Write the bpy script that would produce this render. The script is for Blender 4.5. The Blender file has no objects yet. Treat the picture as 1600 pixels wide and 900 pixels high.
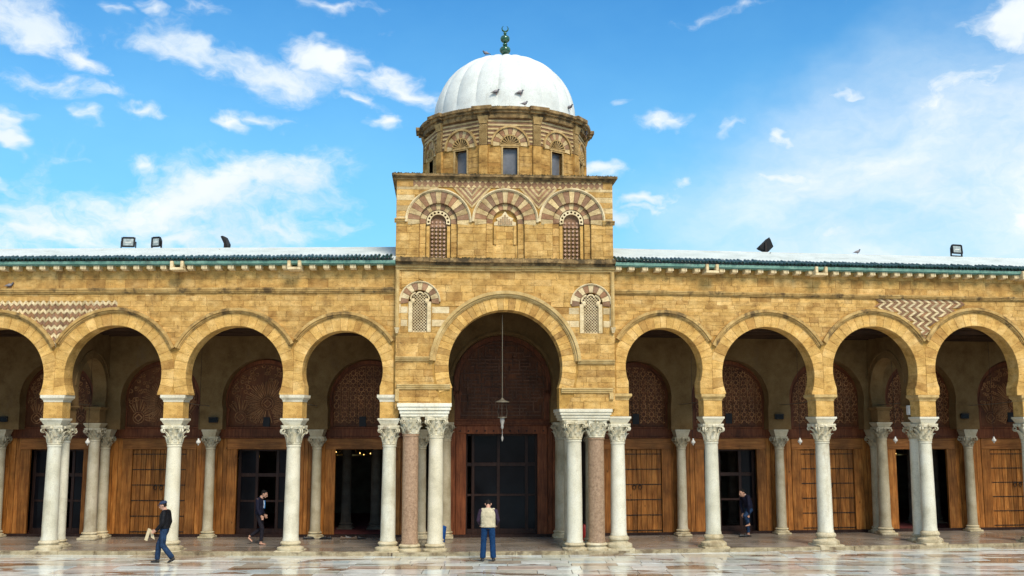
import bpy, bmesh, math, random
from mathutils import Vector, Matrix
RN = random.Random(11)
rad = math.radians
pi = math.pi
sc = bpy.context.scene
COL = sc.collection

# ------------------------------------------------------------------ camera
CAMZ, FPX, PITCH = 3.7, 1600.0, math.atan(215 / 1600)
cam_d = bpy.data.cameras.new('camera')
cam = bpy.data.objects.new('camera', cam_d)
COL.objects.link(cam)
cam.location = (0, 0, CAMZ)
cam.rotation_euler = (pi / 2 + PITCH, 0, 0)
cam_d.sensor_width = 36
cam_d.lens = 36 * FPX / 1600
cam_d.clip_end = 5000
sc.camera = cam

# ------------------------------------------------------------------ light
SUN_EL, SUN_AZ = rad(46), rad(24)        # azimuth: to the right of straight behind the camera
sun_dir = Vector((math.sin(SUN_AZ) * math.cos(SUN_EL), -math.cos(SUN_AZ) * math.cos(SUN_EL), math.sin(SUN_EL)))
sl = bpy.data.lights.new('sun', 'SUN')
sl.energy = 4.0
sl.angle = rad(22)
sl.color = (1.0, 0.89, 0.72)
so = bpy.data.objects.new('sun', sl)
COL.objects.link(so)
so.rotation_euler = (-sun_dir).to_track_quat('-Z', 'Y').to_euler()
so.location = (10, -20, 30)

def pxdir(px, py):
    a, b = (px - 800) / FPX, (450 - py) / FPX
    return Vector((a, math.cos(PITCH) - b * math.sin(PITCH), math.sin(PITCH) + b * math.cos(PITCH)))

class NT:
    """small node helper"""
    def __init__(s, nt): s.t = nt
    def n(s, typ, ins=None, **kw):
        nd = s.t.nodes.new(typ)
        for k, v in kw.items(): setattr(nd, k, v)
        for k, v in (ins or {}).items():
            if hasattr(v, 'is_output'): s.t.links.new(v, nd.inputs[k])
            else: nd.inputs[k].default_value = v
        return nd
    def math(s, op, a, b=0.0, c=None, clamp=False):
        d = {0: a, 1: b}
        if c is not None: d[2] = c
        return s.n('ShaderNodeMath', d, operation=op, use_clamp=clamp).outputs[0]
    def mix(s, f, a, b, blend='MIX'):
        nd = s.n('ShaderNodeMix', None, data_type='RGBA', blend_type=blend)
        for k, v in ((0, f), (6, a), (7, b)):
            if hasattr(v, 'is_output'): s.t.links.new(v, nd.inputs[k])
            elif k == 0: nd.inputs[0].default_value = v
            else: nd.inputs[k].default_value = (*v[:3], 1)
        return nd.outputs[2]
    def ramp(s, f, stops):
        nd = s.n('ShaderNodeValToRGB', {0: f})
        e = nd.color_ramp.elements
        while len(e) < len(stops): e.new(0.5)
        for el, (p, c) in zip(e, stops):
            el.position = p
            el.color = (c, c, c, 1) if isinstance(c, (int, float)) else (*c, 1)
        return nd.outputs[0]
    def noise(s, vec, scale, detail=4, rough=.55, dist=0.0):
        return s.n('ShaderNodeTexNoise', {'Vector': vec, 'Scale': scale, 'Detail': detail, 'Roughness': rough, 'Distortion': dist}).outputs[0]
    def smooth(s, x, a, b):
        return s.n('ShaderNodeMapRange', {0: x, 1: a, 2: b, 3: 0.0, 4: 1.0}, interpolation_type='SMOOTHSTEP').outputs[0]
    def scale(s, vec, sx, sy, sz):
        return s.n('ShaderNodeVectorMath', {0: vec, 1: (sx, sy, sz)}, operation='MULTIPLY').outputs[0]

# ------------------------------------------------------------------ sky with clouds
w = bpy.data.worlds.new('World')
sc.world = w
w.use_nodes = True
w.cycles.sampling_method = 'MANUAL'
w.cycles.sample_map_resolution = 256
w.node_tree.nodes.clear()
T = NT(w.node_tree)
sky = T.n('ShaderNodeTexSky', sky_type='NISHITA')
sky.sun_disc = False
sky.sun_elevation = SUN_EL
sky.sun_rotation = rad(180) - SUN_AZ
sky.altitude = 0
sky.air_density = 1.0
sky.dust_density = 0.5
sky.ozone_density = 2.0
SKY_K = 0.115
tc = T.n('ShaderNodeTexCoord').outputs['Generated']
nrm = T.n('ShaderNodeVectorMath', {0: tc}, operation='NORMALIZE').outputs[0]
wn = T.n('ShaderNodeTexNoise', {'Vector': T.scale(nrm, 1, 1, 1.6), 'Scale': 8.0, 'Detail': 4.0, 'Roughness': .62})
warp = T.n('ShaderNodeVectorMath', {0: wn.outputs['Color'], 1: (.5, .5, .5)}, operation='SUBTRACT').outputs[0]
nw = T.n('ShaderNodeVectorMath', {0: warp, 1: (.12, .12, .075), 2: nrm}, operation='MULTIPLY_ADD').outputs[0]
sp = T.n('ShaderNodeSeparateXYZ', {0: nw})
az = T.math('ARCTAN2', sp.outputs[0], sp.outputs[1])
el = T.math('ARCSINE', sp.outputs[2])
azel = T.n('ShaderNodeCombineXYZ', {0: az, 1: el}).outputs[0]
# clouds: (px, py, half width, half height, tilt in degrees, strength)
CL = [(55, 30, 85, 36, 0, 1.0), (120, 75, 55, 22, 20, 1.0), (330, 85, 110, 26, 6, 1.0), (430, 112, 100, 26, 3, 1.0), (512, 92, 48, 28, 10, 1.0),
      (545, 150, 40, 12, 20, .8), (622, 136, 62, 20, 18, 1.0), (580, 182, 28, 13, 0, .95), (365, 194, 24, 16, 10, .9), (405, 186, 48, 10, -8, .6),
      (220, 187, 52, 8, 4, .65), (285, 318, 215, 40, -7, .98), (440, 285, 115, 32, -6, .95), (90, 345, 140, 36, -4, .95), (330, 355, 200, 26, -3, .7), (230, 262, 40, 18, 10, .8),
      (420, 350, 80, 26, 0, .7), (300, 366, 120, 24, 0, .75), (4, 205, 22, 26, 0, 1.0), (30, 228, 20, 9, 20, .8), (45, 120, 75, 22, 0, .62), (155, 148, 40, 12, 10, .55), (115, 192, 22, 10, 35, .5),
      (515, 14, 62, 11, 0, .75), (215, 26, 40, 10, 18, .6), (250, 22, 26, 10, 15, .7), (345, 26, 42, 22, 10, .5), (25, 285, 30, 6, 5, .7),
      (1580, 26, 62, 30, 0, 1.35), (1500, 140, 190, 75, -14, .60), (1560, 90, 120, 60, -10, .5), (1250, 240, 160, 40, 0, .42), (1450, 230, 240, 50, -8, .50), (1150, 320, 200, 40, -6, .45), (1350, 145, 36, 12, -5, .7), (1035, 198, 46, 15, 0, .75), (1150, 196, 26, 14, -15, .75), (1240, 207, 30, 15, 20, .75),
      (1245, 272, 55, 15, 8, .8), (1400, 285, 230, 26, -4, .55), (1500, 360, 200, 34, -8, .62), (950, 263, 42, 14, 0, .95), (1020, 322, 40, 10, 5, .75),
      (1075, 280, 36, 14, 0, .6), (962, 350, 30, 17, 0, .7), (1160, 12, 100, 10, 0, .45), (1592, 325, 42, 15, 0, .85), (1330, 372, 140, 22, -8, .6), (1030, 338, 50, 7, 8, .6), (1430, 270, 50, 16, 0, .6), (960, 161, 22, 8, 0, .6)]
dens = None
for (px, py, hw, hh, tl, st) in CL:
    d = pxdir(px, py).normalized()
    a0, e0 = math.atan2(d.x, d.y), math.asin(d.z)
    mp = T.n('ShaderNodeMapping', {'Vector': azel, 'Location': (a0, e0, 0), 'Rotation': (0, 0, -rad(tl)), 'Scale': (hw * 1.75 / FPX / math.cos(e0), hh * 1.85 / FPX, 1)}, vector_type='TEXTURE').outputs[0]
    b = T.math('MULTIPLY', T.n('ShaderNodeTexGradient', {0: mp}, gradient_type='SPHERICAL').outputs['Fac'], st)
    dens = b if dens is None else T.math('MAXIMUM', dens, b)
fb = T.noise(T.scale(nw, 1, 1, 1.7), 13, 6, .66)
fb2 = T.noise(T.scale(nw, 1, 1, 2.4), 4.5, 3, .55)
gen = T.math('MULTIPLY', T.smooth(fb2, .52, .74), .34)        # thin wisps anywhere
out = T.math('MAXIMUM', T.smooth(T.math('ABSOLUTE', az), .50, .62), T.smooth(el, .42, .52))
gen = T.math('MAXIMUM', gen, T.math('MULTIPLY', T.math('MULTIPLY', T.smooth(fb2, .46, .60), .85), out))   # the same broken cloud goes on beyond the frame
dens = T.math('MAXIMUM', dens, gen)
dd = T.math('ADD', dens, T.math('MULTIPLY', T.math('SUBTRACT', fb, .5), 1.55))
alpha = T.smooth(dd, .24, .90)
alpha = T.math('MULTIPLY', alpha, T.smooth(dens, .02, .22))
horizon = T.smooth(sp.outputs[2], .50, .06)           # paler, wider haze low down, all round
skyc = T.mix(1.0, sky.outputs[0], (.31, 1.10, 1.64), 'MULTIPLY')
skyc = T.mix(T.math('MULTIPLY', horizon, .72), skyc, (3.3, 7.5, 9.5))
shade = T.ramp(T.noise(T.scale(nw, 1, 1, 2.2), 7, 3, .5), [(.3, (6.8, 7.9, 8.8)), (.62, (8.9, 9.2, 9.4))])
vm = T.n('ShaderNodeMapping', {'Vector': azel, 'Location': (.42, .20, 0), 'Rotation': (0, 0, .35), 'Scale': (.42, .20, 1)}, vector_type='TEXTURE').outputs[0]
veil = T.math('MULTIPLY', T.smooth(T.n('ShaderNodeTexGradient', {0: vm}, gradient_type='SPHERICAL').outputs['Fac'], 0, .8), T.math('MULTIPLY', T.math('MULTIPLY_ADD', fb2, 1.1, .10), T.math('MULTIPLY_ADD', fb, 1.9, .12)))   # high thin cloud
veil = T.math('MAXIMUM', veil, T.math('MULTIPLY', out, .25))
alpha = T.math('MAXIMUM', alpha, veil)
fin = T.mix(T.math('MULTIPLY', alpha, .96), skyc, shade)
bg = T.n('ShaderNodeBackground', {0: fin, 1: SKY_K})
T.t.links.new(bg.outputs[0], T.n('ShaderNodeOutputWorld').inputs[0])

sc.view_settings.view_transform = 'Standard'
sc.view_settings.look = 'None'
sc.view_settings.exposure = 0.0
sc.view_settings.gamma = 1.0
sc.render.engine = 'CYCLES'
sc.cycles.use_denoising = True
sc.cycles.use_adaptive_sampling = True
sc.cycles.adaptive_threshold = .02
sc.cycles.max_bounces = 6
sc.cycles.diffuse_bounces = 3
sc.cycles.glossy_bounces = 3

# ------------------------------------------------------------------ mesh helpers
class MB:
    def __init__(s): s.v, s.f, s.t, s.cur = [], [], [], (.5, .5, .5)
    def tone(s, t=None):
        s.cur = t or (RN.random(), RN.random(), RN.random())
        return s
    def add(s, vs, fs):
        o = len(s.v)
        s.v += [tuple(v) for v in vs]
        s.f += [tuple(i + o for i in f) for f in fs]
        s.t += [s.cur] * len(vs)
        return s
    def box(s, x0, x1, y0, y1, z0, z1):
        v = [(x, y, z) for z in (z0, z1) for y in (y0, y1) for x in (x0, x1)]
        return s.add(v, [(0, 2, 3, 1), (4, 5, 7, 6), (0, 1, 5, 4), (2, 6, 7, 3), (0, 4, 6, 2), (1, 3, 7, 5)])
    def bbox(s, x0, x1, y0, y1, z0, z1, b=.006):
        """box with chamfered edges"""
        vs, fs = [], []
        L = [(z0, b), (z0 + b, 0), (z1 - b, 0), (z1, b)]
        for z, i in L:
            vs += [(x0 + b, y0 + i, z), (x1 - b, y0 + i, z), (x1 - i, y0 + b, z), (x1 - i, y1 - b, z), (x1 - b, y1 - i, z), (x0 + b, y1 - i, z), (x0 + i, y1 - b, z), (x0 + i, y0 + b, z)]
        for k in range(3):
            for j in range(8):
                fs.append((k * 8 + j, k * 8 + (j + 1) % 8, k * 8 + 8 + (j + 1) % 8, k * 8 + 8 + j))
        fs += [tuple(range(7, -1, -1)), tuple(range(24, 32))]
        return s.add(vs, fs)
    def prism(s, poly, v0, v1):
        n = len(poly)
        vs = [(u, v0, z) for u, z in poly] + [(u, v1, z) for u, z in poly]
        fs = [tuple(range(n)), tuple(range(2 * n - 1, n - 1, -1))] + [(i, i + n, (i + 1) % n + n, (i + 1) % n) for i in range(n)]
        return s.add(vs, fs)
    def cprism(s, poly, v0, v1, b=.008):
        n = len(poly)
        cu, cz = sum(p[0] for p in poly) / n, sum(p[1] for p in poly) / n
        ins = []
        for u, z in poly:
            d = math.hypot(u - cu, z - cz) or 1
            k = max(0, 1 - 1.35 * b / d)
            ins.append((cu + (u - cu) * k, cz + (z - cz) * k))
        vs = [(u, v0, z) for u, z in ins] + [(u, v0 + b, z) for u, z in poly] + [(u, v1, z) for u, z in poly]
        fs = [tuple(range(n))]
        for k in (0, n):
            fs += [(i + k, i + n + k, (i + 1) % n + n + k, (i + 1) % n + k) for i in range(n)]
        fs.append(tuple(range(3 * n - 1, 2 * n - 1, -1)))
        return s.add(vs, fs)
    def zprism(s, poly, z0, z1):
        n = len(poly)
        vs = [(x, y, z0) for x, y in poly] + [(x, y, z1) for x, y in poly]
        fs = [tuple(range(n - 1, -1, -1)), tuple(range(n, 2 * n))] + [(i, (i + 1) % n, (i + 1) % n + n, i + n) for i in range(n)]
        return s.add(vs, fs)
    def lathe(s, prof, cx=0, cy=0, n=20, ph=0.0, cap=True):
        vs, fs = [], []
        for r, z in prof:
            vs += [(cx + r * math.cos(ph + 2 * pi * j / n), cy + r * math.sin(ph + 2 * pi * j / n), z) for j in range(n)]
        for k in range(len(prof) - 1):
            fs += [(k * n + j, k * n + (j + 1) % n, k * n + n + (j + 1) % n, k * n + n + j) for j in range(n)]
        if cap:
            fs += [tuple(range(n - 1, -1, -1)), tuple(range((len(prof) - 1) * n, len(prof) * n))]
        return s.add(vs, fs)
    def loft(s, pts, side=(0, 1, 0), n=12):
        """pts: (x,y,z,ra,rb); ra along side, rb across"""
        P = [Vector(p[:3]) for p in pts]
        vs, fs = [], []
        for i, p in enumerate(pts):
            t = (P[min(i + 1, len(P) - 1)] - P[max(i - 1, 0)])
            t = t.normalized() if t.length > 1e-9 else Vector((0, 0, 1))
            a = Vector(side) - t * t.dot(Vector(side))
            a = a.normalized() if a.length > 1e-6 else t.orthogonal().normalized()
            b = t.cross(a)
            for j in range(n):
                th = 2 * pi * j / n
                vs.append(P[i] + a * (p[3] * math.cos(th)) + b * (p[4] * math.sin(th)))
        m = len(pts)
        for k in range(m - 1):
            fs += [(k * n + j, k * n + (j + 1) % n, k * n + n + (j + 1) % n, k * n + n + j) for j in range(n)]
        fs += [tuple(range(n - 1, -1, -1)), tuple(range((m - 1) * n, m * n))]
        return s.add(vs, fs)
    def tube(s, path, r, n=6):
        return s.loft([(*p, r, r) for p in path], (0.31, .95, .05), n)
    def ball(s, c, rx, ry=None, rz=None, n=12, m=8):
        ry, rz = ry or rx, rz or rx
        vs, fs = [], []
        for k in range(m + 1):
            t = pi * k / m
            rr = max(math.sin(t), .01)
            vs += [(c[0] + rx * rr * math.cos(2 * pi * j / n), c[1] + ry * rr * math.sin(2 * pi * j / n), c[2] - rz * math.cos(t)) for j in range(n)]
        for k in range(m):
            fs += [(k * n + j, k * n + (j + 1) % n, k * n + n + (j + 1) % n, k * n + n + j) for j in range(n)]
        fs += [tuple(range(n - 1, -1, -1)), tuple(range(m * n, m * n + n))]
        return s.add(vs, fs)
    def arc(s, cu, cz, r0, r1, a0, a1, v0, v1, n=36):
        vs, fs = [], []
        for i in range(n + 1):
            a = a0 + (a1 - a0) * i / n
            c, d = math.cos(a), math.sin(a)
            vs += [(cu + r0 * c, v0, cz + r0 * d), (cu + r1 * c, v0, cz + r1 * d), (cu + r1 * c, v1, cz + r1 * d), (cu + r0 * c, v1, cz + r0 * d)]
        for i in range(n):
            for k in range(4):
                fs.append((i * 4 + k, i * 4 + (k + 1) % 4, i * 4 + 4 + (k + 1) % 4, i * 4 + 4 + k))
        fs += [(3, 2, 1, 0), (n * 4, n * 4 + 1, n * 4 + 2, n * 4 + 3)]
        return s.add(vs, fs)
    def bar(s, p0, p1, wd, ht, up=(0, -1, 0)):
        """rectangular bar from p0 to p1"""
        p0, p1 = Vector(p0), Vector(p1)
        t = (p1 - p0).normalized()
        b = Vector(up) - t * t.dot(Vector(up))
        b = b.normalized() if b.length > 1e-6 else t.orthogonal().normalized()
        a = t.cross(b)
        vs = [p + a * (sa * wd / 2) + b * (sb * ht / 2) for p in (p0, p1) for sa, sb in ((-1, -1), (1, -1), (1, 1), (-1, 1))]
        return s.add(vs, [(3, 2, 1, 0), (4, 5, 6, 7)] + [(k, (k + 1) % 4, 4 + (k + 1) % 4, 4 + k) for k in range(4)])
    def mesh(s, name, smooth=None):
        me = bpy.data.meshes.new(name)
        me.from_pydata(s.v, [], s.f)
        bm = bmesh.new()
        bm.from_mesh(me)
        bmesh.ops.recalc_face_normals(bm, faces=bm.faces)
        bm.to_mesh(me)
        bm.free()
        at = me.color_attributes.new('tone', 'FLOAT_COLOR', 'POINT')
        at.data.foreach_set('color', [c for t in s.t for c in (*t, 1.0)])
        if smooth:
            me.polygons.foreach_set('use_smooth', [True] * len(me.polygons))
            me.set_sharp_from_angle(angle=rad(smooth))
        return me
    def build(s, name, mat, parent=None, smooth=None):
        if not s.v: return None
        return link(name, s.mesh(name, smooth), mat, parent)

def link(name, me, mat, parent=None, loc=None, rot=None):
    if mat is not None and not me.materials: me.materials.append(mat)
    o = bpy.data.objects.new(name, me)
    COL.objects.link(o)
    o.parent = parent
    if loc: o.location = loc
    if rot: o.rotation_euler = rot
    return o

def thing(name, label, cat, loc=(0, 0, 0), rz=0.0, group=None):
    o = bpy.data.objects.new(name, None)
    o.empty_display_size = .2
    COL.objects.link(o)
    o.location = loc
    o.rotation_euler = (0, 0, rz)
    o['label'] = label
    o['category'] = cat
    if group: o['group'] = group
    return o

def stuff(o):
    if o: o['kind'] = 'stuff'
    return o

def clip(poly, a, b, c):
    """keep a*u + b*z <= c"""
    out = []
    for i, p in enumerate(poly):
        q = poly[(i + 1) % len(poly)]
        dp, dq = a * p[0] + b * p[1] - c, a * q[0] + b * q[1] - c
        if dp <= 0: out.append(p)
        if dp * dq < 0:
            t = dp / (dp - dq)
            out.append((p[0] + (q[0] - p[0]) * t, p[1] + (q[1] - p[1]) * t))
    return out

def area(poly):
    return .5 * sum(p[0] * q[1] - q[0] * p[1] for p, q in zip(poly, poly[1:] + poly[:1]))

def arch_poly(u0, u1, z0, z1, cu, cz, r, zf, n=40):
    af = math.asin(max(-1, min(1, (zf - cz) / r)))
    pts = [(u0, z0)]
    xl, xr = cu + r * math.cos(pi - af), cu + r * math.cos(af)
    if zf - z0 > 1e-4: pts.append((xl, z0))
    for i in range(n + 1):
        a = (pi - af) + (2 * af - pi) * i / n
        pts.append((cu + r * math.cos(a), cz + r * math.sin(a)))
    if zf - z0 > 1e-4: pts.append((xr, z0))
    return pts + [(u1, z0), (u1, z1), (u0, z1)]

def opening_poly(z0, cu, cz, r, zf, n=40):
    return [(p[0], p[1]) for p in arch_poly(cu - r - 1, cu + r + 1, z0, cz + r + 1, cu, cz, r, zf, n)[1:-3]][::-1]

class Frame:
    def __init__(s, ox, oy, ang):
        s.o, s.a = Vector((ox, oy)), ang
        s.u, s.n = Vector((math.cos(ang), math.sin(ang))), Vector((-math.sin(ang), math.cos(ang)))
    def at(s, px, py, v=0.0):
        d = pxdir(px, py)
        d2 = Vector((d.x, d.y))
        t = (v + s.o.dot(s.n)) / d2.dot(s.n)
        return (d2 * t - s.o).dot(s.u), CAMZ + t * d.z
    def U(s, px, v=0.0, py=600): return s.at(px, py, v)[0]
    def Z(s, px, py, v=0.0): return s.at(px, py, v)[1]
    def world(s, u, v, z=0.0):
        p = s.o + s.u * u + s.n * v
        return Vector((p.x, p.y, z))
    def arch(s, px, py, r, v=0.0):
        cu, cz = s.at(px, py, v)
        r_ = s.at(px + r, py, v)[0] - cu
        return cu, cz, (r_ + (cu - s.at(px - r, py, v)[0])) / 2

# ------------------------------------------------------------------ materials
def base_mat(name):
    m = bpy.data.materials.new(name)
    m.use_nodes = True
    nt = m.node_tree
    b = nt.nodes['Principled BSDF']
    return m, NT(nt), b

def coords(t, rnd=True):
    v = t.n('ShaderNodeTexCoord').outputs['Object']
    if rnd:
        r = t.n('ShaderNodeObjectInfo').outputs['Random']
        off = t.n('ShaderNodeCombineXYZ', {0: t.math('MULTIPLY', r, 61.0), 1: t.math('MULTIPLY', r, 37.0), 2: t.math('MULTIPLY', r, 11.0)}).outputs[0]
        v = t.n('ShaderNodeVectorMath', {0: v, 1: off}, operation='ADD').outputs[0]
    return v

def bump(t, b, h, strength=.3, dist=.02):
    t.t.links.new(t.n('ShaderNodeBump', {'Strength': strength, 'Distance': dist, 'Height': h}).outputs[0], b.inputs['Normal'])

def stone_mat(name, cols, tones=None, tonef=.8, scale=2.5, rough=.85, bmp=.35, stain=None, stainlev=(.56, .74), pits=.5, streak=.25, rnd=False, fine=40, mott=0.0):
    m, t, b = base_mat(name)
    v = coords(t, rnd)
    n1 = t.noise(v, scale, 4, .62)
    c = t.ramp(n1, [(.28 + .44 * i / max(1, len(cols) - 1), k) for i, k in enumerate(cols)])
    if tones:
        at = t.n('ShaderNodeAttribute', attribute_name='tone')
        sx = t.n('ShaderNodeSeparateColor', {0: at.outputs['Color']})
        tn = t.ramp(sx.outputs[0], [(i / max(1, len(tones) - 1), k) for i, k in enumerate(tones)])
        c = t.mix(tonef, c, tn, 'MULTIPLY')
        br = t.math('MULTIPLY_ADD', sx.outputs[1], .22, .89)
        c = t.mix(1.0, c, t.n('ShaderNodeCombineColor', {0: br, 1: br, 2: br}).outputs[0], 'MULTIPLY')
    if rnd:
        rr_ = t.n('ShaderNodeObjectInfo').outputs['Random']
        c = t.mix(1.0, c, t.ramp(rr_, [(.0, (.80, .80, .76)), (.35, (1.0, .99, .97)), (.7, (.92, .87, .78)), (1.0, (1.06, 1.06, 1.04))]), 'MULTIPLY')
    fine_n = t.noise(v, fine, 3, .65)
    c = t.mix(.55, c, t.ramp(fine_n, [(.25, .55), (.5, .98), (.75, 1.25)]), 'MULTIPLY')
    if mott:
        md = t.noise(t.scale(v, 1, 1, 2.3), 4.2, 4, .68)
        c = t.mix(mott, c, t.ramp(md, [(.30, (.52, .47, .42)), (.48, (1.0, .98, .95)), (.70, (1.24, 1.24, 1.24))]), 'MULTIPLY')
    if stain is not None:
        sv = t.scale(v, 1, 1, streak)
        sn = t.noise(sv, 1.7, 5, .66)
        sm = t.smooth(t.math('ADD', t.math('MULTIPLY', sn, .75), t.math('MULTIPLY', t.noise(v, 6.5, 3, .6), .25)), *stainlev)
        c = t.mix(t.math('MULTIPLY', sm, .85), c, stain)
    if pits:
        vo = t.n('ShaderNodeTexVoronoi', {'Vector': v, 'Scale': 14.0}).outputs['Distance']
        pm = t.math('MULTIPLY', t.smooth(vo, .22, .10), t.smooth(t.noise(v, 4, 1), .47, .60))
        c = t.mix(t.math('MULTIPLY', pm, pits), c, (.10, .06, .025))
    t.t.links.new(c, b.inputs['Base Color'])
    b.inputs['Roughness'].default_value = rough
    b.inputs['Specular IOR Level'].default_value = .2 if rough > .55 else .4
    h = t.math('ADD', t.math('MULTIPLY', fine_n, .5), t.math('MULTIPLY', n1, 1.2))
    if pits: h = t.math('SUBTRACT', h, t.math('MULTIPLY', pm, .5))
    bump(t, b, h, bmp, .03)
    return m

def plain(name, col, rough=.5, metal=0.0, spec=.5, var=.15, scale=8, coat=0.0):
    m, t, b = base_mat(name)
    v = coords(t, True)
    n1 = t.noise(v, scale, 5, .6)
    c = t.mix(1.0, (*col, 1), t.ramp(n1, [(.3, 1 - var), (.7, 1 + var)]), 'MULTIPLY')
    t.t.links.new(c, b.inputs['Base Color'])
    b.inputs['Roughness'].default_value = rough
    b.inputs['Metallic'].default_value = metal
    b.inputs['Specular IOR Level'].default_value = spec
    b.inputs['Coat Weight'].default_value = coat
    bump(t, b, n1, .1, .01)
    return m

def wood_mat(name, c0, c1, c2, rough=.5, vertical=True, bmp=.3, tonef=True):
    m, t, b = base_mat(name)
    v = coords(t, True)
    g = t.scale(v, 9, 9, .7) if vertical else t.scale(v, .7, 9, 9)
    n1 = t.noise(g, 2.2, 6, .6, .6)
    n2 = t.noise(v, 1.3, 4, .6)
    c = t.ramp(n1, [(.28, c0), (.5, c1), (.72, c2)])
    c = t.mix(.8, c, t.ramp(n2, [(.3, .42), (.7, 1.3)]), 'MULTIPLY')
    kv = t.n('ShaderNodeTexVoronoi', {'Vector': t.scale(v, 1, 1, .55), 'Scale': 3.1}).outputs['Distance']
    c = t.mix(t.math('MULTIPLY', t.smooth(kv, .085, .04), .75), c, (c0[0] * .35, c0[1] * .35, c0[2] * .35))
    at = t.n('ShaderNodeAttribute', attribute_name='tone')
    br = t.math('MULTIPLY_ADD', t.n('ShaderNodeSeparateColor', {0: at.outputs['Color']}).outputs[1], .5, .75)
    c = t.mix(1.0, c, t.n('ShaderNodeCombineColor', {0: br, 1: br, 2: br}).outputs[0], 'MULTIPLY')
    t.t.links.new(c, b.inputs['Base Color'])
    b.inputs['Roughness'].default_value = rough
    b.inputs['Specular IOR Level'].default_value = .18
    bump(t, b, n1, bmp, .01)
    return m

OCH = [(.33, .185, .052), (.52, .325, .105), (.64, .44, .175)]
OTON = [(.66, .56, .50), (.98, .93, .86), (1.03, 1.0, .96), (1.05, 1.03, 1.04), (1.16, 1.18, 1.34)]
M = {}
M['sandstone'] = stone_mat('sandstone', OCH, OTON, .72, stain=(.17, .09, .03), stainlev=(.53, .70), mott=.7, pits=.8)
M['sandcore'] = stone_mat('sandstone_joint', [(.27, .145, .035), (.42, .24, .06), (.54, .34, .11)], None, stain=(.2, .11, .04))
M['voussoir'] = stone_mat('arch_stone', [(.40, .225, .062), (.58, .365, .115), (.70, .475, .185)], OTON, .8, stain=(.22, .12, .04), stainlev=(.56, .73), mott=.6, pits=.6)
M['mould'] = stone_mat('weathered_moulding', [(.30, .175, .055), (.47, .30, .105), (.57, .40, .165)], None, stain=(.085, .055, .028), stainlev=(.49, .62), streak=.6, scale=3, mott=.6)
M['mouldlight'] = stone_mat('pale_moulding', [(.35, .22, .08), (.52, .36, .145), (.62, .46, .22)], None, stain=(.2, .12, .05), stainlev=(.55, .72), streak=.8, scale=3)
M['lichen_and_shade'] = stone_mat('lichen_cornice_and_recess_shade', [(.13, .085, .04), (.26, .17, .075), (.42, .29, .13)], None, stain=(.045, .034, .02), stainlev=(.47, .60), streak=1.0, scale=5, mott=.5)  # cornice lichen; on the drum its dark colour also paints recess shade
M['cream'] = stone_mat('cream_stone', [(.50, .39, .21), (.68, .55, .33), (.76, .65, .43)], [(.74, .70, .64), (1, 1, 1), (1.08, 1.06, 1.02)], .9, stain=(.28, .18, .07), stainlev=(.54, .72), pits=.4, mott=.5)
M['fadedcream'] = stone_mat('faded_cream_stone', [(.40, .29, .14), (.55, .42, .22), (.64, .51, .30)], [(.74, .70, .64), (1, 1, 1), (1.12, 1.10, 1.06)], .9, stain=(.26, .17, .07), stainlev=(.53, .70), pits=.4, mott=.6)
M['redstone'] = stone_mat('red_brown_stone', [(.19, .10, .055), (.29, .165, .095), (.37, .225, .135)], [(.75, .8, .85), (1, 1, 1), (1.3, 1.2, 1.05)], .9, stain=(.30, .19, .09), stainlev=(.54, .74), pits=.4, mott=.5)
M['marble'] = stone_mat('white_marble', [(.53, .495, .375), (.70, .665, .535), (.77, .75, .645)], None, scale=1.6, rough=.42, bmp=.15, stain=(.36, .30, .19), stainlev=(.52, .72), streak=.10, pits=.12, rnd=True)
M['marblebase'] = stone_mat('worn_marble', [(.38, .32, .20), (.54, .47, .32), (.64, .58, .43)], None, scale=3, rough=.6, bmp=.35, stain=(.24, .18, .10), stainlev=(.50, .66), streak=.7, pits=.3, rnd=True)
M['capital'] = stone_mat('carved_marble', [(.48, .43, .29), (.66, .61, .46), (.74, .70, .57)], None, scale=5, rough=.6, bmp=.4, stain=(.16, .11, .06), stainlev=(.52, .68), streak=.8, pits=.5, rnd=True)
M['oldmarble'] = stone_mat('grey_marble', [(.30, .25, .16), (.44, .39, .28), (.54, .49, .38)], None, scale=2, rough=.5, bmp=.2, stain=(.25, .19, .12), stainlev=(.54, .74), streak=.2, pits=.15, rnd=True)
M['granite'] = stone_mat('pink_granite', [(.23, .145, .09), (.36, .235, .15), (.48, .33, .225)], None, mott=.35, scale=16, rough=.5, bmp=.25, pits=.5, fine=120, rnd=True)
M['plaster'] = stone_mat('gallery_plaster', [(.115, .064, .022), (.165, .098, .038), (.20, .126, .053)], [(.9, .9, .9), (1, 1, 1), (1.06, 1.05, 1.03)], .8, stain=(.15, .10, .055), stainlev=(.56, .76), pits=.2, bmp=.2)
M['white'] = stone_mat('whitewash', [(.58, .61, .58), (.67, .70, .67), (.71, .74, .71)], None, scale=1.3, rough=.75, bmp=.12, stain=(.42, .43, .39), stainlev=(.52, .72), streak=.22, pits=0, mott=.12)
M['drumstone'] = stone_mat('weathered_drum_stone', [(.22, .12, .034), (.40, .235, .07), (.56, .36, .125)], OTON, .9, stain=(.14, .075, .028), stainlev=(.49, .64), mott=.8, pits=.9)
M['drumlight'] = stone_mat('weathered_drum_trim', [(.27, .17, .065), (.43, .29, .12), (.56, .40, .19)], None, stain=(.14, .085, .035), stainlev=(.49, .64), mott=.6, pits=.6)
M['roofwhite'] = stone_mat('roof_whitewash', [(.47, .52, .49), (.56, .61, .58), (.61, .66, .63)], None, scale=1.3, rough=.8, bmp=.12, stain=(.30, .32, .29), stainlev=(.54, .76), streak=1, pits=0, mott=.1)
M['gtile'] = plain('green_glazed_tile', (.010, .042, .030), .30, var=.6, scale=6, coat=.1)
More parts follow.
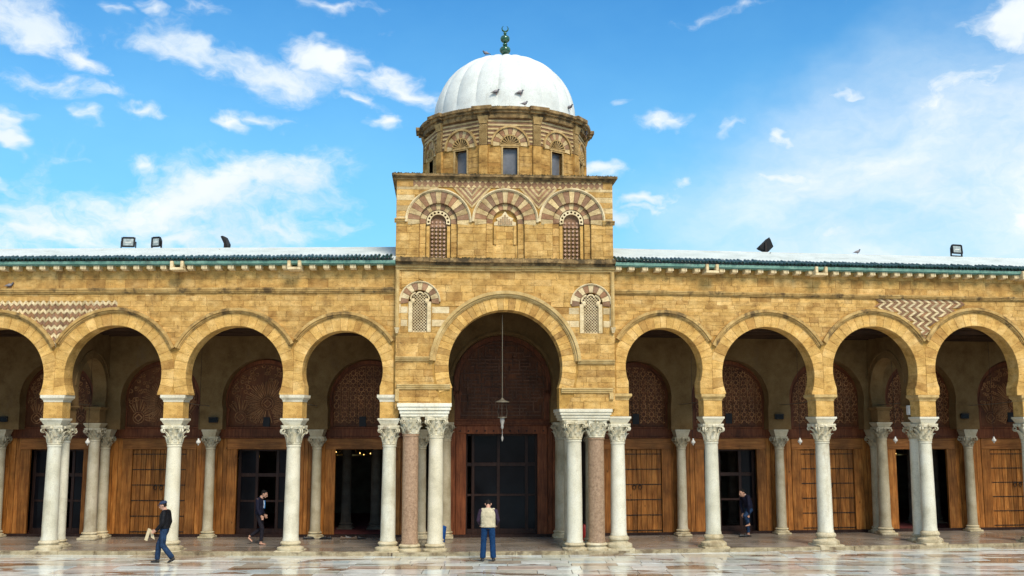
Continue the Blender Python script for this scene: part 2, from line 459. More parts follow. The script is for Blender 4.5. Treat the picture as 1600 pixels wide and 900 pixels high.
M['gband'] = stone_mat('green_band', [(.08, .19, .145), (.14, .28, .22), (.21, .36, .29)], None, scale=4, rough=.5, bmp=.1, stain=(.10, .14, .11), pits=.1)
M['woodd'] = wood_mat('dark_carved_wood', (.085, .026, .009), (.14, .045, .015), (.19, .07, .025), .5, True)
M['woodc'] = wood_mat('carved_relief_wood', (.22, .085, .032), (.34, .15, .058), (.44, .22, .095), .5, True)
M['woodb'] = wood_mat('door_wood', (.14, .045, .009), (.29, .105, .021), (.43, .185, .046), .45, True)
M['woodh'] = wood_mat('lintel_wood', (.15, .05, .012), (.26, .098, .024), (.36, .15, .04), .42, False)
M['woodr'] = wood_mat('red_brown_wood', (.085, .022, .008), (.155, .045, .016), (.23, .075, .028), .5, True)
M['woodk'] = wood_mat('dark_door_wood', (.022, .010, .008), (.038, .018, .013), (.055, .028, .02), .45, True)
M['woodceil'] = wood_mat('ceiling_wood', (.03, .016, .009), (.055, .028, .016), (.08, .045, .025), .7, False)
M['iron'] = plain('black_iron', (.025, .018, .016), .5, .6)
M['rod'] = plain('tie_rod_iron', (.22, .17, .12), .55, .5)
M['black'] = plain('black_housing', (.018, .018, .02), .55, 0, .2)
M['kerb'] = stone_mat('worn_kerb', [(.24, .19, .11), (.36, .30, .19), (.46, .40, .27)], None, scale=4, rough=.6, stain=(.12, .085, .05), stainlev=(.48, .62), streak=1, pits=.4, mott=.5)
M['maze'] = wood_mat('maze_relief_wood', (.095, .042, .023), (.13, .06, .034), (.17, .082, .048), .5, True)
M['glass'] = plain('dark_pane', (.007, .007, .009), .12, 0, .10, var=.3, scale=2)
M['lens'] = plain('floodlight_glass', (.30, .34, .33), .12, 0, .6, var=.4, scale=9)
M['window'] = plain('dusty_pane', (.13, .135, .15), .25, 0, .3, var=.3, scale=3)
M['brass'] = plain('brass', (.55, .42, .18), .35, .8)
M['oldbrass'] = plain('tarnished_brass', (.13, .11, .075), .6, .2)
M['lampd'] = plain('dusty_lantern_glass', (.30, .28, .25), .25)
M['lamp'] = plain('milky_glass', (.70, .68, .62), .2)
M['red'] = plain('red_paint', (.55, .03, .02), .35)
M['blue'] = plain('blue_plastic', (.012, .07, .26), .5, 0, .2)
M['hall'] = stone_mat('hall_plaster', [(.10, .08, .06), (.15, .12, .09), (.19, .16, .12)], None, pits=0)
M['carpet'] = plain('red_carpet', (.16, .03, .025), .95, var=.4, scale=5)
M['finial'] = plain('green_ceramic', (.010, .085, .045), .15, .1, .6, var=.5, scale=14, coat=.6)
M['pigeon'] = plain('pigeon_feathers', (.075, .078, .095), .6, var=.5, scale=20)
M['pigeonl'] = plain('pigeon_pale', (.22, .20, .21), .6, var=.4, scale=20)
m, t, b = base_mat('warm_bulb')
b.inputs['Base Color'].default_value = (1, .7, .25, 1)
b.inputs['Emission Color'].default_value = (1, .62, .18, 1)
b.inputs['Emission Strength'].default_value = 5
M['bulb'] = m

def paving_mat(name, cols, rough0, rough1, brown):
    m, t, b = base_mat(name)
    v = coords(t, False)
    at = t.n('ShaderNodeAttribute', attribute_name='tone')
    sx = t.n('ShaderNodeSeparateColor', {0: at.outputs['Color']})
    c = t.ramp(sx.outputs[0], [(i / (len(cols) - 1), k) for i, k in enumerate(cols)])
    vv = t.scale(v, 1.0, 1.0, 1.0)
    n1 = t.noise(vv, 2.3, 8, .65, .6)
    n2 = t.noise(t.scale(v, .45, 1.7, 1), 1.1, 6, .6, .8)
    c = t.mix(.6, c, t.ramp(n1, [(.3, .72), (.5, 1.0), (.7, 1.15)]), 'MULTIPLY')
    bm_ = t.smooth(n2, .52, .63)
    c = t.mix(t.math('MULTIPLY', bm_, brown), c, (.21, .12, .065))
    vein = t.smooth(t.math('ABSOLUTE', t.math('SUBTRACT', t.noise(v, 1.9, 7, .7, 1.5), .5)), .018, .002)
    c = t.mix(t.math('MULTIPLY', vein, .35), c, (.2, .17, .14))
    t.t.links.new(c, b.inputs['Base Color'])
    wet = t.noise(t.scale(v, .5, 1.2, 1), .9, 5, .6)
    t.t.links.new(t.math('ADD', t.math('MULTIPLY', t.smooth(wet, .62, .38), rough1 - rough0), rough0), b.inputs['Roughness'])
    b.inputs['Specular IOR Level'].default_value = .55
    bump(t, b, t.noise(v, 3.5, 5, .6), .06, .02)
    return m
M['slab'] = paving_mat('wet_marble_paving', [(.34, .24, .15), (.62, .57, .46), (.72, .74, .68), (.50, .52, .44), (.80, .79, .72), (.58, .66, .65), (.60, .47, .38)], .05, .24, .92)  # cyan-white tones put the tint of sky light into the slab colour
M['paver'] = paving_mat('grey_gallery_paving', [(.20, .165, .13), (.25, .21, .17), (.29, .25, .21)], .16, .38, .25)
M['joint'] = plain('paving_joint', (.16, .11, .07), .6, var=.4)
from mathutils.geometry import tessellate_polygon

def hprism(mb, loops, v0, v1):
    """prism of an outline with holes, drawn in (u, z)"""
    pts = [p for l in loops for p in l]
    tri = tessellate_polygon([[Vector((p[0], p[1], 0)) for p in l] for l in loops])
    n = len(pts)
    vs = [(u, v0, z) for u, z in pts] + [(u, v1, z) for u, z in pts]
    fs = [tuple(t) for t in tri] + [tuple(i + n for i in t[::-1]) for t in tri]
    o = 0
    for l in loops:
        k = len(l)
        fs += [(o + i, o + (i + 1) % k, o + (i + 1) % k + n, o + i + n) for i in range(k)]
        o += k
    return mb.add(vs, fs)

def rect(u0, u1, z0, z1): return [(u0, z0), (u1, z0), (u1, z1), (u0, z1)]

# ------------------------------------------------------------------ ground
P = Frame(-.2, 30.32, rad(4))
uL, uR = P.U(617), P.U(961)
o = P.world(uL, .12); L = Frame(o.x, o.y, rad(-1.5))
o = P.world(uR, .12); Rr = Frame(o.x, o.y, rad(8))
VB, TH, PZ = 3.85, .55, .095
LMIN, RMAX = L.U(-300), Rr.U(1860)

g = MB().tone((.4, .5, .5))
g.add([(-600, -300, -.03), (600, -300, -.03), (600, 1500, -.03), (-600, 1500, -.03)], [(0, 1, 2, 3)])
ground = g.build('courtyard', M['joint'])
ground['kind'] = 'structure'
# gallery floor, one raised platform behind the kerb
edge = [L.world(LMIN - 6, -.10), L.world(0, -.10), P.world(uL, -.08), P.world(uR, -.08), Rr.world(0, -.10), Rr.world(RMAX + 6, -.10)]
back = [Rr.world(RMAX + 6, 14), Rr.world(0, 14), P.world(uR, 14), P.world(uL, 14), L.world(0, 14), L.world(LMIN - 6, 14)]
plat = MB().tone((.4, .4, .4))
plat.zprism([(p.x, p.y) for p in edge + [back[0], back[-1]]], -.06, PZ - .012)
platform = plat.build('gallery_floor', M['joint'])
platform['kind'] = 'structure'
def fr_obj(o, fr):
    o.location = (fr.o.x, fr.o.y, 0)
    o.rotation_euler = (0, 0, fr.a)
    return o
def pave(fr, u0, u1, v0, v1, ztop, th, rows, lmin, lmax, mat, parent, name, gap=.006, keep=None, cap=None):
    n = 0
    rest = MB()
    z, v = ztop, v0
    while v < v1 - .05:
        d = min(RN.uniform(*rows), v1 - v)
        if v1 - (v + d) < .15: d = v1 - v
        u = u0 - RN.uniform(0, lmax)
        while u < u1:
            l = RN.uniform(lmin, lmax)
            a, b_ = max(u, u0), min(u + l, u1)
            if b_ - a > .08 and (keep is None or keep(a, b_, v, v + d)):
                dz = RN.uniform(-.003, .003)
                mb = MB() if cap is None or n < cap else rest
                mb.tone().bbox(a + gap / 2, b_ - gap / 2, v + gap / 2, v + d - gap / 2, z - th, z + dz, .004)
                if mb is not rest:
                    fr_obj(mb.build(name, mat, parent), fr)
                    n += 1
            u += l
        v += d
    if rest.v: fr_obj(stuff(rest.build(name, mat, parent)), fr)
W0 = Frame(0, 0, 0)
def before_kerb(a, b_, v, d):
    for x in (a, b_):
        for fr, e in ((L, -.14), (P, -.12), (Rr, -.14)):
            q = Vector((x, v)) - fr.o
            uu = q.dot(fr.u)
            if (fr is L and uu < 0) or (fr is P and uL <= uu <= uR) or (fr is Rr and uu > 0):
                if q.dot(fr.n) < e + .05: return True
    return False
def in_view(a, b_, v, d):
    return before_kerb(a, b_, v, d) and abs((a + b_) / 2) < v * .53 + 1.2
pave(W0, -17.5, 18.5, 25.4, 33.6, 0, .028, (.45, .85), .55, 1.6, M['slab'], ground, 'slab', .016, in_view, 300)
pave(W0, -30, 30, 4, 25.4, 0, .028, (.5, .9), .7, 1.7, M['slab'], ground, 'slab', .016, None, 0)
# gallery paving
for fr, a, b_ in ((L, LMIN, -.02), (P, uL, uR), (Rr, .02, RMAX)):
    e = .0 if fr is P else .0
    pave(fr, a, b_, .104, VB + .1, PZ, .02, (.8, 1.2), .8, 1.7, M['paver'], platform, 'paving_slab', .006)
    u = a
    while u < b_ - .05:
        l = min(RN.uniform(.9, 1.9), b_ - u)
        if b_ - u - l < .3: l = b_ - u
        k = MB().tone((RN.random(), RN.random(), 0)).bbox(u + .004, u + l - .004, -.13 if fr is not P else -.11, .10, -.02, PZ + RN.uniform(.0, .008), .012)
        fr_obj(k.build('kerb_stone', M['kerb'], platform), fr)
        u += l

# ------------------------------------------------------------------ columns
CACHE = {}
def cached(key, fn):
    if key not in CACHE: CACHE[key] = fn()
    return CACHE[key]

def frustum(mb, w0, d0, w1, d1, z0, z1):
    vs = [(x * w0, y * d0, z0) for x, y in ((-1, -1), (1, -1), (1, 1), (-1, 1))] + [(x * w1, y * d1, z1) for x, y in ((-1, -1), (1, -1), (1, 1), (-1, 1))]
    return mb.add(vs, [(3, 2, 1, 0), (4, 5, 6, 7)] + [(k, (k + 1) % 4, 4 + (k + 1) % 4, 4 + k) for k in range(4)])

def capital_mesh(r, h, hw, kind):
    mb = MB()
    mb.lathe([(r * 1.0, 0), (r * 1.12, h * .02), (r * 1.12, h * .07), (r * 1.0, h * .10), (r * 1.02, h * .35), (r * 1.12, h * .62), (r * 1.38, h * .84)], n=20)
    def leaf(a, z0, hh, wd, out):
        rows = [(0, 1.0, .015), (.35, 1.1, .03), (.65, 1.0, .055), (.88, .8, .11), (1.0, .5, .16), (.93, .25, .185)]
        vs, fs = [], []
        for (t_, wf, ro) in rows:
            rr = r * 1.04 + ro * out + r * .10 * t_
            for k in (-1, -.45, 0, .45, 1):
                da = k * wd * wf / rr
                bulge = (1 - abs(k)) * .018
                vs.append(((rr + bulge) * math.cos(a + da), (rr + bulge) * math.sin(a + da), z0 + hh * t_ + (.02 * hh if k in (-.45, .45) else 0)))
            for k in (1, 0, -1):
                da = k * wd * wf / rr
                vs.append(((rr - .03) * math.cos(a + da), (rr - .03) * math.sin(a + da), z0 + hh * t_))
        for i in range(len(rows) - 1):
            for j in range(8):
                fs.append((i * 8 + j, i * 8 + (j + 1) % 8, i * 8 + 8 + (j + 1) % 8, i * 8 + 8 + j))
        fs += [tuple(range(7, -1, -1)), tuple(range((len(rows) - 1) * 8, len(rows) * 8))]
        mb.add(vs, fs)
    if kind == 0:
        for k in range(8): leaf(k * pi / 4 + pi / 8, h * .10, h * .36, r * .30, .55)
        for k in range(8): leaf(k * pi / 4, h * .30, h * .40, r * .28, .75)
    else:
        for k in range(8): leaf(k * pi / 4, h * .10, h * .52, r * .34, .85)
    for k in range(4):
        a = pi / 4 + k * pi / 2
        cx, cy = math.cos(a), math.sin(a)
        for s_ in (-1, 1):
            c = Vector((cx, cy, 0)) * (hw * 1.22) + Vector((-cy, cx, 0)) * (s_ * .035)
            pth = []
            for i in range(13):
                th = -pi * .6 + i * pi * 2.3 / 12
                q = (.085 if kind else .065) * (1 - i * .055)
                pth.append((c.x + cx * q * math.cos(th) * .9, c.y + cy * q * math.cos(th) * .9, h * (.70 if kind else .74) + q * math.sin(th)))
            mb.loft([(*p, .026, .016) for p in pth], (-cy, cx, 0), 6)
    pts = []
    for k in range(4):
        a = -3 * pi / 4 + k * pi / 2
        for f in (-.10, .10): pts.append((hw * 1.40 * math.cos(a + f), hw * 1.40 * math.sin(a + f)))
        am = a + pi / 4
        pts.append((hw * .86 * math.cos(am), hw * .86 * math.sin(am)))
    mb.zprism([(x * .97, y * .97) for x, y in pts], h * .83, h * .90)
    mb.zprism(pts, h * .895, h)
    for k in range(4):
        a = k * pi / 2
        mb.ball((hw * .90 * math.cos(a), hw * .90 * math.sin(a), h * .88), .045, n=8, m=5)
    return mb.mesh('capital', 35)

def shaft_mesh(r0, r1, z0, z1):
    n = 10
    pr = [(r0 * 1.07, z0), (r0 * 1.07, z0 + .04), (r0 * 1.0, z0 + .09)]
    for i in range(1, n):
        t_ = i / n
        pr.append((r0 + (r1 - r0) * (t_ ** 1.5), z0 + .09 + (z1 - z0 - .16) * t_))
    pr += [(r1, z1 - .07), (r1 * 1.09, z1 - .055), (r1 * 1.09, z1 - .02), (r1, z1)]
    return MB().lathe(pr, n=28).mesh('column', 40)

def base_mesh(r, z0, z1, hw):
    h = z1 - z0
    mb = MB()
    mb.bbox(-hw, hw, -hw, hw, z0, z0 + h * .30, .015)
    mb.lathe([(hw * .98, z0 + h * .30), (hw * 1.01, z0 + h * .38), (hw * .98, z0 + h * .50), (hw * .86, z0 + h * .55), (r * 1.18, z0 + h * .62), (r * 1.16, z0 + h * .72), (r * 1.30, z0 + h * .76), (r * 1.34, z0 + h * .84), (r * 1.26, z0 + h * .92), (r * 1.05, z0 + h)], n=28)
    return mb.mesh('base', 40)

def column(parent, u, v, z0, zb, zc0, zc1, r0, r1, hwb, hwc, mats, kind=0, blocks=(), name='column', label=None):
    """mats: shaft, capital, base; blocks: (name, z0, z1, half w0, half d0, half w1, half d1, material)"""
    rd = lambda *a: tuple(round(x, 3) for x in a)
    sh = link(name, cached(('s', mats[0]) + rd(r0, r1, zb, zc0), lambda: shaft_mesh(r0, r1, zb, zc0)), M[mats[0]], parent, (u, v, 0), (0, 0, RN.uniform(-.02, .02)))
    if label: sh['label'] = label
    if name == 'column':
        k_ = RN.uniform(.96, 1.04)
        sh.scale = (k_, k_, 1)
        sh.rotation_euler = (RN.uniform(-.004, .004), RN.uniform(-.004, .004), RN.uniform(-.06, .06))
    link('base', cached(('b', mats[2]) + rd(r0, z0, zb, hwb), lambda: base_mesh(r0, z0, zb, hwb)), M[mats[2]], sh)
    link('capital', cached(('c', mats[1]) + rd(r1, zc1 - zc0, hwc, kind), lambda: capital_mesh(r1, zc1 - zc0, hwc, kind)), M[mats[1]], sh, (0, 0, zc0))
    for (nm, a, b_, w0, d0, w1, d1, mt) in blocks:
        def mk():
            mb = MB().tone((RN.uniform(.3, .8), RN.random(), .5))
            if nm == 'impost_moulding':
                h = b_ - a
                frustum(mb, w0, d0, w0 + .01, d0 + .01, a, a + h * .25)
                frustum(mb, w0 + .01, d0 + .01, w1, d1, a + h * .25, a + h * .6)
                frustum(mb, w1, d1, w1, d1, a + h * .6, b_)
            elif nm == 'dosseret':
                h = b_ - a
                frustum(mb, w0, d0, w1, d1, a, a + h * .72)
                frustum(mb, w1 + .012, d1 + .012, w1 + .012, d1 + .012, a + h * .72, b_)
            else:
                mb.bbox(-w0, w0, -d0, d0, a, b_, .012)
            return mb.mesh(nm)
        link(nm, cached((nm, mt) + rd(a, b_, w0, d0, w1, d1), mk), M[mt], sh)
    return sh

# ------------------------------------------------------------------ walls of single stones
def ashlar(u0, u1, z0, z1, rh, wl, circles=(), rects=(), zadj=None):
    """list of clipped stone outlines"""
    out = []
    nrow = max(1, round((z1 - z0) / rh))
    # uneven courses
    hs = [RN.uniform(.62, 1.45) for _ in range(nrow)]
    k = (z1 - z0) / sum(hs)
    z = z0
    for h in hs:
        h *= k
        iv = [(u0, u1)]
        for (a, b_, c, d) in rects:
            if z + h * .5 > c and z + h * .5 < d:
                nv = []
                for (p, q) in iv:
                    if b_ <= p or a >= q: nv.append((p, q))
                    else:
                        if a > p: nv.append((p, a))
                        if b_ < q: nv.append((b_, q))
                iv = nv
        for (p, q) in iv:
            u = p
            while u < q - 1e-6:
                l = RN.uniform(*wl)
                e = u + l
                if q - e < wl[0] * .6: e = q
                poly = [(u, z), (e, z), (e, z + h), (u, z + h)]
                for (cu, cz, r) in circles:
                    if not poly: break
                    bx, bz = sum(x[0] for x in poly) / len(poly), sum(x[1] for x in poly) / len(poly)
                    d = math.hypot(bx - cu, bz - cz)
                    if min(math.hypot(x[0] - cu, x[1] - cz) for x in poly) < r or d < r:
                        nx, nz = (bx - cu) / d, (bz - cz) / d
                        poly = clip(poly, -nx, -nz, -(nx * cu + nz * cz + r))
                if poly and abs(area(poly)) > .012:
                    out.append(poly)
                u = e
        z += h
    return out

def lay(polys, parent, mats, v0=-.006, v1=.03, gap=.0028, name='stone', counter=None, cap=300, rough=.006):
    rest = {}
    for poly in polys:
        n = len(poly)
        cu, cz = sum(p[0] for p in poly) / n, sum(p[1] for p in poly) / n
        pp = []
        for u, z in poly:
            d = math.hypot(u - cu, z - cz) or 1
            pp.append((u - (u - cu) / d * gap, z - (z - cz) / d * gap))
        mt = mats(cu, cz) if callable(mats) else mats
        tn = (RN.random(), RN.random(), RN.random())
        if counter is None or counter[0] < cap:
            MB().tone(tn).cprism(pp, v0 + RN.uniform(-rough, rough), v1, .007).build(name, M[mt], parent)
            if counter is not None: counter[0] += 1
        else:
            rest.setdefault(mt, MB()).tone(tn).cprism(pp, v0 + RN.uniform(-rough, rough), v1, .007)
    for mt, mb in rest.items(): stuff(mb.build(name, M[mt], parent))

def voussoirs(parent, cu, cz, r0, r1, a0, a1, n, v0, v1, mats, lo=None, hi=None, jit=.12, gap=.004, proud=.004, name='voussoir', tone0=None):
    cuts = [a0 + (a1 - a0) * (i + (RN.uniform(-jit, jit) if 0 < i < n else 0)) / n for i in range(n + 1)]
    for i in range(n):
        p, q = cuts[i] + gap / r0 / 2, cuts[i + 1] - gap / r0 / 2
        m_ = (p + q) / 2
        poly = [(cu + r0 * math.cos(a), cz + r0 * math.sin(a)) for a in (q, m_, p)][::1] + [(cu + r1 * math.cos(a), cz + r1 * math.sin(a)) for a in (p, m_, q)]
        if lo is not None: poly = clip(poly, -1, 0, -lo)
        if hi is not None and poly: poly = clip(poly, 1, 0, hi)
        if not poly or abs(area(poly)) < .004: continue
        if area(poly) < 0: poly = poly[::-1]
        mt = mats[i % len(mats)]
        MB().tone(tone0 and (tone0[0] + RN.uniform(-.3, .3), RN.random(), 0)).cprism(poly, v0 + RN.uniform(-proud, proud), v1, .008).build(name, M[mt], parent)

def hood(cu, cz, r, a0, a1, v, name, mat, parent, w=.125, proud=.10, n=40):
    mb = MB()
    mb.arc(cu, cz, r - w * .5, r, a0, a1, v - proud, v + .02, n)
    mb.arc(cu, cz, r - w * .8, r - w * .5, a0, a1, v - proud * .62, v + .02, n)
    mb.arc(cu, cz, r - w, r - w * .8, a0, a1, v - proud * .3, v + .02, n)
    return mb.build(name, mat, parent, 35)

def moulding(mb, u0, u1, z0, z1, v, proud, steps=((0, .35, .45), (.35, .72, .75), (.72, 1, 1))):
    for a, b_, p in steps:
        mb.box(u0 - (0), u1, v - proud * p, v + .03, z0 + (z1 - z0) * a, z0 + (z1 - z0) * b_)
    return mb

# ------------------------------------------------------------------ carved lunettes
def carve(kind, cu, cz, r, z0, v, seed):
    rn = random.Random(seed)
    mb = MB()
    def inside(x, z, m_=.07): return z > z0 + m_ and (math.hypot(x - cu, z - cz) < r - m_ if z > cz else abs(x - cu) < r - m_ * 1.5)
    def seg(x0, y0, x1, y1, wd=.022, d=.03):
        if inside(x0, y0) and inside(x1, y1):
            mb.tone((.5, rn.random(), .5)).bar((x0, v - d / 2, y0), (x1, v - d / 2, y1), wd, d)
    def ring(x, z, q, n=8, wd=.018):
        for i in range(n):
            a, b_ = 2 * pi * i / n, 2 * pi * (i + 1) / n
            seg(x + q * math.cos(a), z + q * math.sin(a), x + q * math.cos(b_), z + q * math.sin(b_), wd)
    if kind == 'sun':
        for (sx, sz, rr, nr) in ((cu + r * .06, cz - r * .05, r * .62, 32), (cu - r * .62, z0 + r * .22, r * .5, 22), (cu + r * .66, z0 + r * .22, r * .5, 22)):
            ring(sx, sz, r * .10, 4, .03); ring(sx, sz, r * .15, 12)
            for i in range(nr):
                a = 2 * pi * i / nr
                q = rr * rn.uniform(.8, 1.0)
                for s_ in (-1, 1):
                    seg(sx + r * .18 * math.cos(a), sz + r * .18 * math.sin(a), sx + q * math.cos(a + s_ * .06), sz + q * math.sin(a + s_ * .06), .026)
        for i in range(int(r * 170)):
            x, z = cu + rn.uniform(-r, r), rn.uniform(z0, cz + r)
            if all(math.hypot(x - sx, z - sz) > rr * .95 for sx, sz, rr in ((cu + r * .06, cz - r * .05, r * .62), (cu - r * .62, z0 + r * .22, r * .45), (cu + r * .66, z0 + r * .22, r * .45))):
                ring(x, z, rn.uniform(.04, .07), 6, .02)
    elif kind == 'star':
        s_ = .27
        nx = int(r / s_) + 1
        for i in range(-nx, nx + 1):
            for j in range(0, int((cz + r - z0) / s_) + 1):
                x, z = cu + i * s_, z0 + .12 + j * s_
                ring(x, z, s_ * .30, 8, .026)
                for k in range(8):
                    a = k * pi / 4
                    seg(x + s_ * .30 * math.cos(a), z + s_ * .30 * math.sin(a), x + s_ * .52 * math.cos(a + .2), z + s_ * .52 * math.sin(a + .2), .024)
            seg(cu + (i + .5) * s_, z0 + .08, cu + (i + .5) * s_, cz + .1, .02)
        for i in range(-nx, nx + 1):
            x = cu + (i + .5) * s_
            top = cz + math.sqrt(max(0, (r - .09) ** 2 - (x - cu) ** 2)) if abs(x - cu) < r - .09 else cz
            z = z0 + .08
            while z < top - s_:
                seg(x, z, x, z + s_, .02); z += s_
    else:                               # square lettering-like maze
        s_ = .115
        nx = int(r / s_) + 1
        for j in range(0, int((cz + r - z0) / s_) + 1):
            i = -nx
            while i < nx:
                l = rn.choice((1, 2, 2, 3, 4))
                x, z = cu + i * s_, z0 + .1 + j * s_
                if rn.random() < .72 or j % 4 == 0: seg(x, z, x + l * s_, z, .036, .04)
                if rn.random() < .7 and j % 4 != 3: seg(x, z - .01, x, z + s_ * rn.choice((1, 1, 2, 3)), .036, .04)
                i += l
    return mb

def planks(parent, u0, u1, z0, z1, v0, v1, wd, mat, name='plank'):
    n = max(1, round((u1 - u0) / wd))
    u = u0
    ws = [RN.uniform(.8, 1.2) for _ in range(n)]
    k = (u1 - u0) / sum(ws)
    for w_ in ws:
        e = u + w_ * k
        MB().tone().bbox(u + .005, e - .005, v0 + RN.uniform(-.006, .006), v1, z0, z1, .006).build(name, M[mat], parent)
        u = e

def door_bay(parent, fr, uc0, uc1, px, rpx, crown, op, kind, carvekind, seed, hatch=None, big=False):
    """a timber screen with carved lunette and a door, between back columns at uc0 and uc1"""
    v = VB
    cu, _ = fr.at(px, 620, v)
    _, zc = fr.at(px, crown, v)
    r = (fr.U(px + rpx, v) - fr.U(px - rpx, v)) / 2
    cz = zc - r
    y_lun, y_lin0, y_lin1, y_bot = (656, 663, 678, 838) if big else (668, 683, 702, 837)
    Z = lambda py: fr.Z(px, py, v)
    zl, za, zb_, z0 = Z(y_lun), Z(y_lin0), Z(y_lin1), PZ
    dark = 'woodr'
    mb = MB().tone((.5, .4, .5))
    mb.prism(opening_poly(zl - .02, cu, cz, r + .02, max(zl + .02, cz - r * .22)), v + .005, v + .06)
    lun = mb.build('lunette', M['woodd'], parent)
    stuff(carve(carvekind, cu, cz, r * .93, zl + .05, v + .006, seed).build('carving', M['maze' if big else 'woodc'], lun))
    af = math.asin((max(zl + .02, cz - r * .22) - cz) / r)
    rim = MB().tone((.5, .5, .5))
    rim.arc(cu, cz, r * .905, r * .99, af, pi - af, v - .05, v + .01)
    rim.arc(cu, cz, r * .86, r * .88, af, pi - af, v - .025, v + .01)
    for s_ in (-1, 1):          # little cusped feet of the rim
        x = cu + s_ * r * math.cos(af)
        zf = max(zl + .02, cz - r * .22)
        rim.arc(x - s_ * r * .05, zf - .01, .01, r * .10, 0, pi, v - .05, v + .01, 12)
        rim.box(min(x - s_ * r * .12, x), max(x - s_ * r * .12, x), v - .05, v + .01, zl, zf)
    rim.build('rim', M['woodr'], lun, 35)
    if hatch:
        hu, hz = fr.at(hatch[0], hatch[1], v)
        MB().box(hu - .11, hu + .11, v - .06, v + .0, hz - .17, hz + .17).build('vent_hatch', M['black'], lun)
    scr = MB().tone((.5, .35, .5))
    for a, b_, d in ((zl - .03, zl + .03, .07), (za, zl - .03, .03), (za - .04, za + .01, .08)):
        scr.bbox(uc0, uc1, v - d, v + .10, a, b_, .008)
    s = scr.build('door_screen', M[dark], parent)
    MB().tone((.5, .2, .5)).box(uc0, uc1, v - .05, v + .10, z0 - .02, z0 + .09).build('threshold', M['woodk'], s)
    o0, o1 = fr.U(op[0], v), fr.U(op[1], v)
    lw = 'woodr' if big else 'woodh'
    lin = MB().tone((.5, .6, .5)).bbox(o0 - .34, o1 + .34, v - .035, v + .08, zb_, za - .04, .01).build('lintel', M[lw], s)
    if big:
        nb = MB()
        n = 11
        for i in range(n):
            x = o0 - .2 + (o1 - o0 + .4) * i / (n - 1)
            nb.ball((x, v - .05, zb_ + .10), .028, .02, .028, 8, 5)
        stuff(nb.build('nail_heads', M['iron'], lin))
    jm = 'woodr' if big else 'woodb'
    for a, b_ in ((uc0, o0), (o1, uc1)):
        if b_ - a > .05:
            inner = (o0 - .34, o0) if b_ == o0 else (o1, o1 + .34)
            outer = (a, inner[0]) if b_ == o0 else (inner[1], b_)
            planks(s, inner[0], inner[1], z0 + .09, zb_, v - .03, v + .07, .34, jm, 'jamb_board')
            if outer[1] - outer[0] > .04:
                planks(s, outer[0], outer[1], z0 + .09, za - .04, v - .012, v + .07, .18, jm, 'jamb_board')
    # reveal behind the opening
    if kind == 'closed':
        mid = (o0 + o1) / 2
        d = MB().box(o0, o1, v + .075, v + .10, z0 + .02, zb_).tone().build('door', M['woodb'], parent)
        for a, b_ in ((o0, mid), (mid, o1)):
            planks(d, a + .004, b_ - .004, z0 + .05, zb_ - .01, v + .03, v + .074, .16, 'woodb')
        for i in range(6):
            zz = z0 + .16 + (zb_ - z0 - .32) * i / 5
            nb = MB()
            for a, b_ in ((o0 + .02, mid - .015), (mid + .015, o1 - .02)):
                nb.box(a, b_, v + .018, v + .029, zz - .012, zz + .012)
                k = int((b_ - a) / .085)
                for j in range(k + 1):
                    nb.ball((a + (b_ - a) * j / max(1, k), v + .016, zz), .02, .014, .02, 6, 4)
            nb.build('nail_band', M['iron'], d)
        for s_ in (-1, 1):
            rb = MB()
            c = (mid + s_ * .10, v + .0, z0 + (zb_ - z0) * .56)
            rb.loft([(c[0] + .055 * math.cos(a), c[1], c[2] + .07 * math.sin(a), .012, .012) for a in [2 * pi * i / 14 for i in range(15)]], (0, 1, 0), 6)
            rb.ball((c[0], c[1] + .01, c[2] + .07), .03, .03, .03, 8, 5)
            rb.build('ring_handle', M['iron'], d, 40)
    elif kind in ('glazed', 'portal'):
        d = MB().tone((.5, .3, .5))
        vv = v + .30
        n = 3 if kind == 'glazed' else 4
        zt = z0 + (zb_ - z0) * .70
        if kind == 'portal':
            us = [o0, o0 + (o1 - o0) * .10, o0 + (o1 - o0) * .46, o0 + (o1 - o0) * .86, o1]
        else:
            us = [o0, o0 + (o1 - o0) * .34, o0 + (o1 - o0) * .74, o1]
        for i, u in enumerate(us): d.bbox(u - .05, u + .05, vv, vv + .07, z0, zb_ + .02, .008)
        for zz, hh in ((z0 + .12, .24), (z0 + (zb_ - z0) * .40, .07), (zt, .12), (zb_ - .02, .1)):
            d.bbox(o0, o1, vv + .006, vv + .06, zz - hh / 2, zz + hh / 2, .006)
        dd_ = d.build('glazed_door', M['woodk'], parent)
        for i in range(len(us) - 1):
            if kind == 'glazed' and i == 1: continue          # this leaf stands open
            for (a, b_) in ((z0 + .24, z0 + (zb_ - z0) * .40 - .035), (z0 + (zb_ - z0) * .40 + .035, zt - .06), (zt + .06, zb_ - .07)):
                if us[i + 1] - us[i] < .25 and kind == 'portal': continue
                MB().box(us[i] + .05, us[i + 1] - .05, vv + .03, vv + .036, a, b_).build('pane', M['glass'], dd_)
    return cu, o0, o1, zb_

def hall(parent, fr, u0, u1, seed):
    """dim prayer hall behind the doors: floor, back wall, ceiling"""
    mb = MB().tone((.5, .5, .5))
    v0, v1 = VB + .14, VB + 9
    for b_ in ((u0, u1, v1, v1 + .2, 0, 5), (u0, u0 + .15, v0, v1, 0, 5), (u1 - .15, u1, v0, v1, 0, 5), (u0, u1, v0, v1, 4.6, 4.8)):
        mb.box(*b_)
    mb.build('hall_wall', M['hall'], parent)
    MB().box(u0 + .15, u1 - .15, v0, v1, PZ - .01, PZ + .02).build('hall_carpet', M['carpet'], parent)
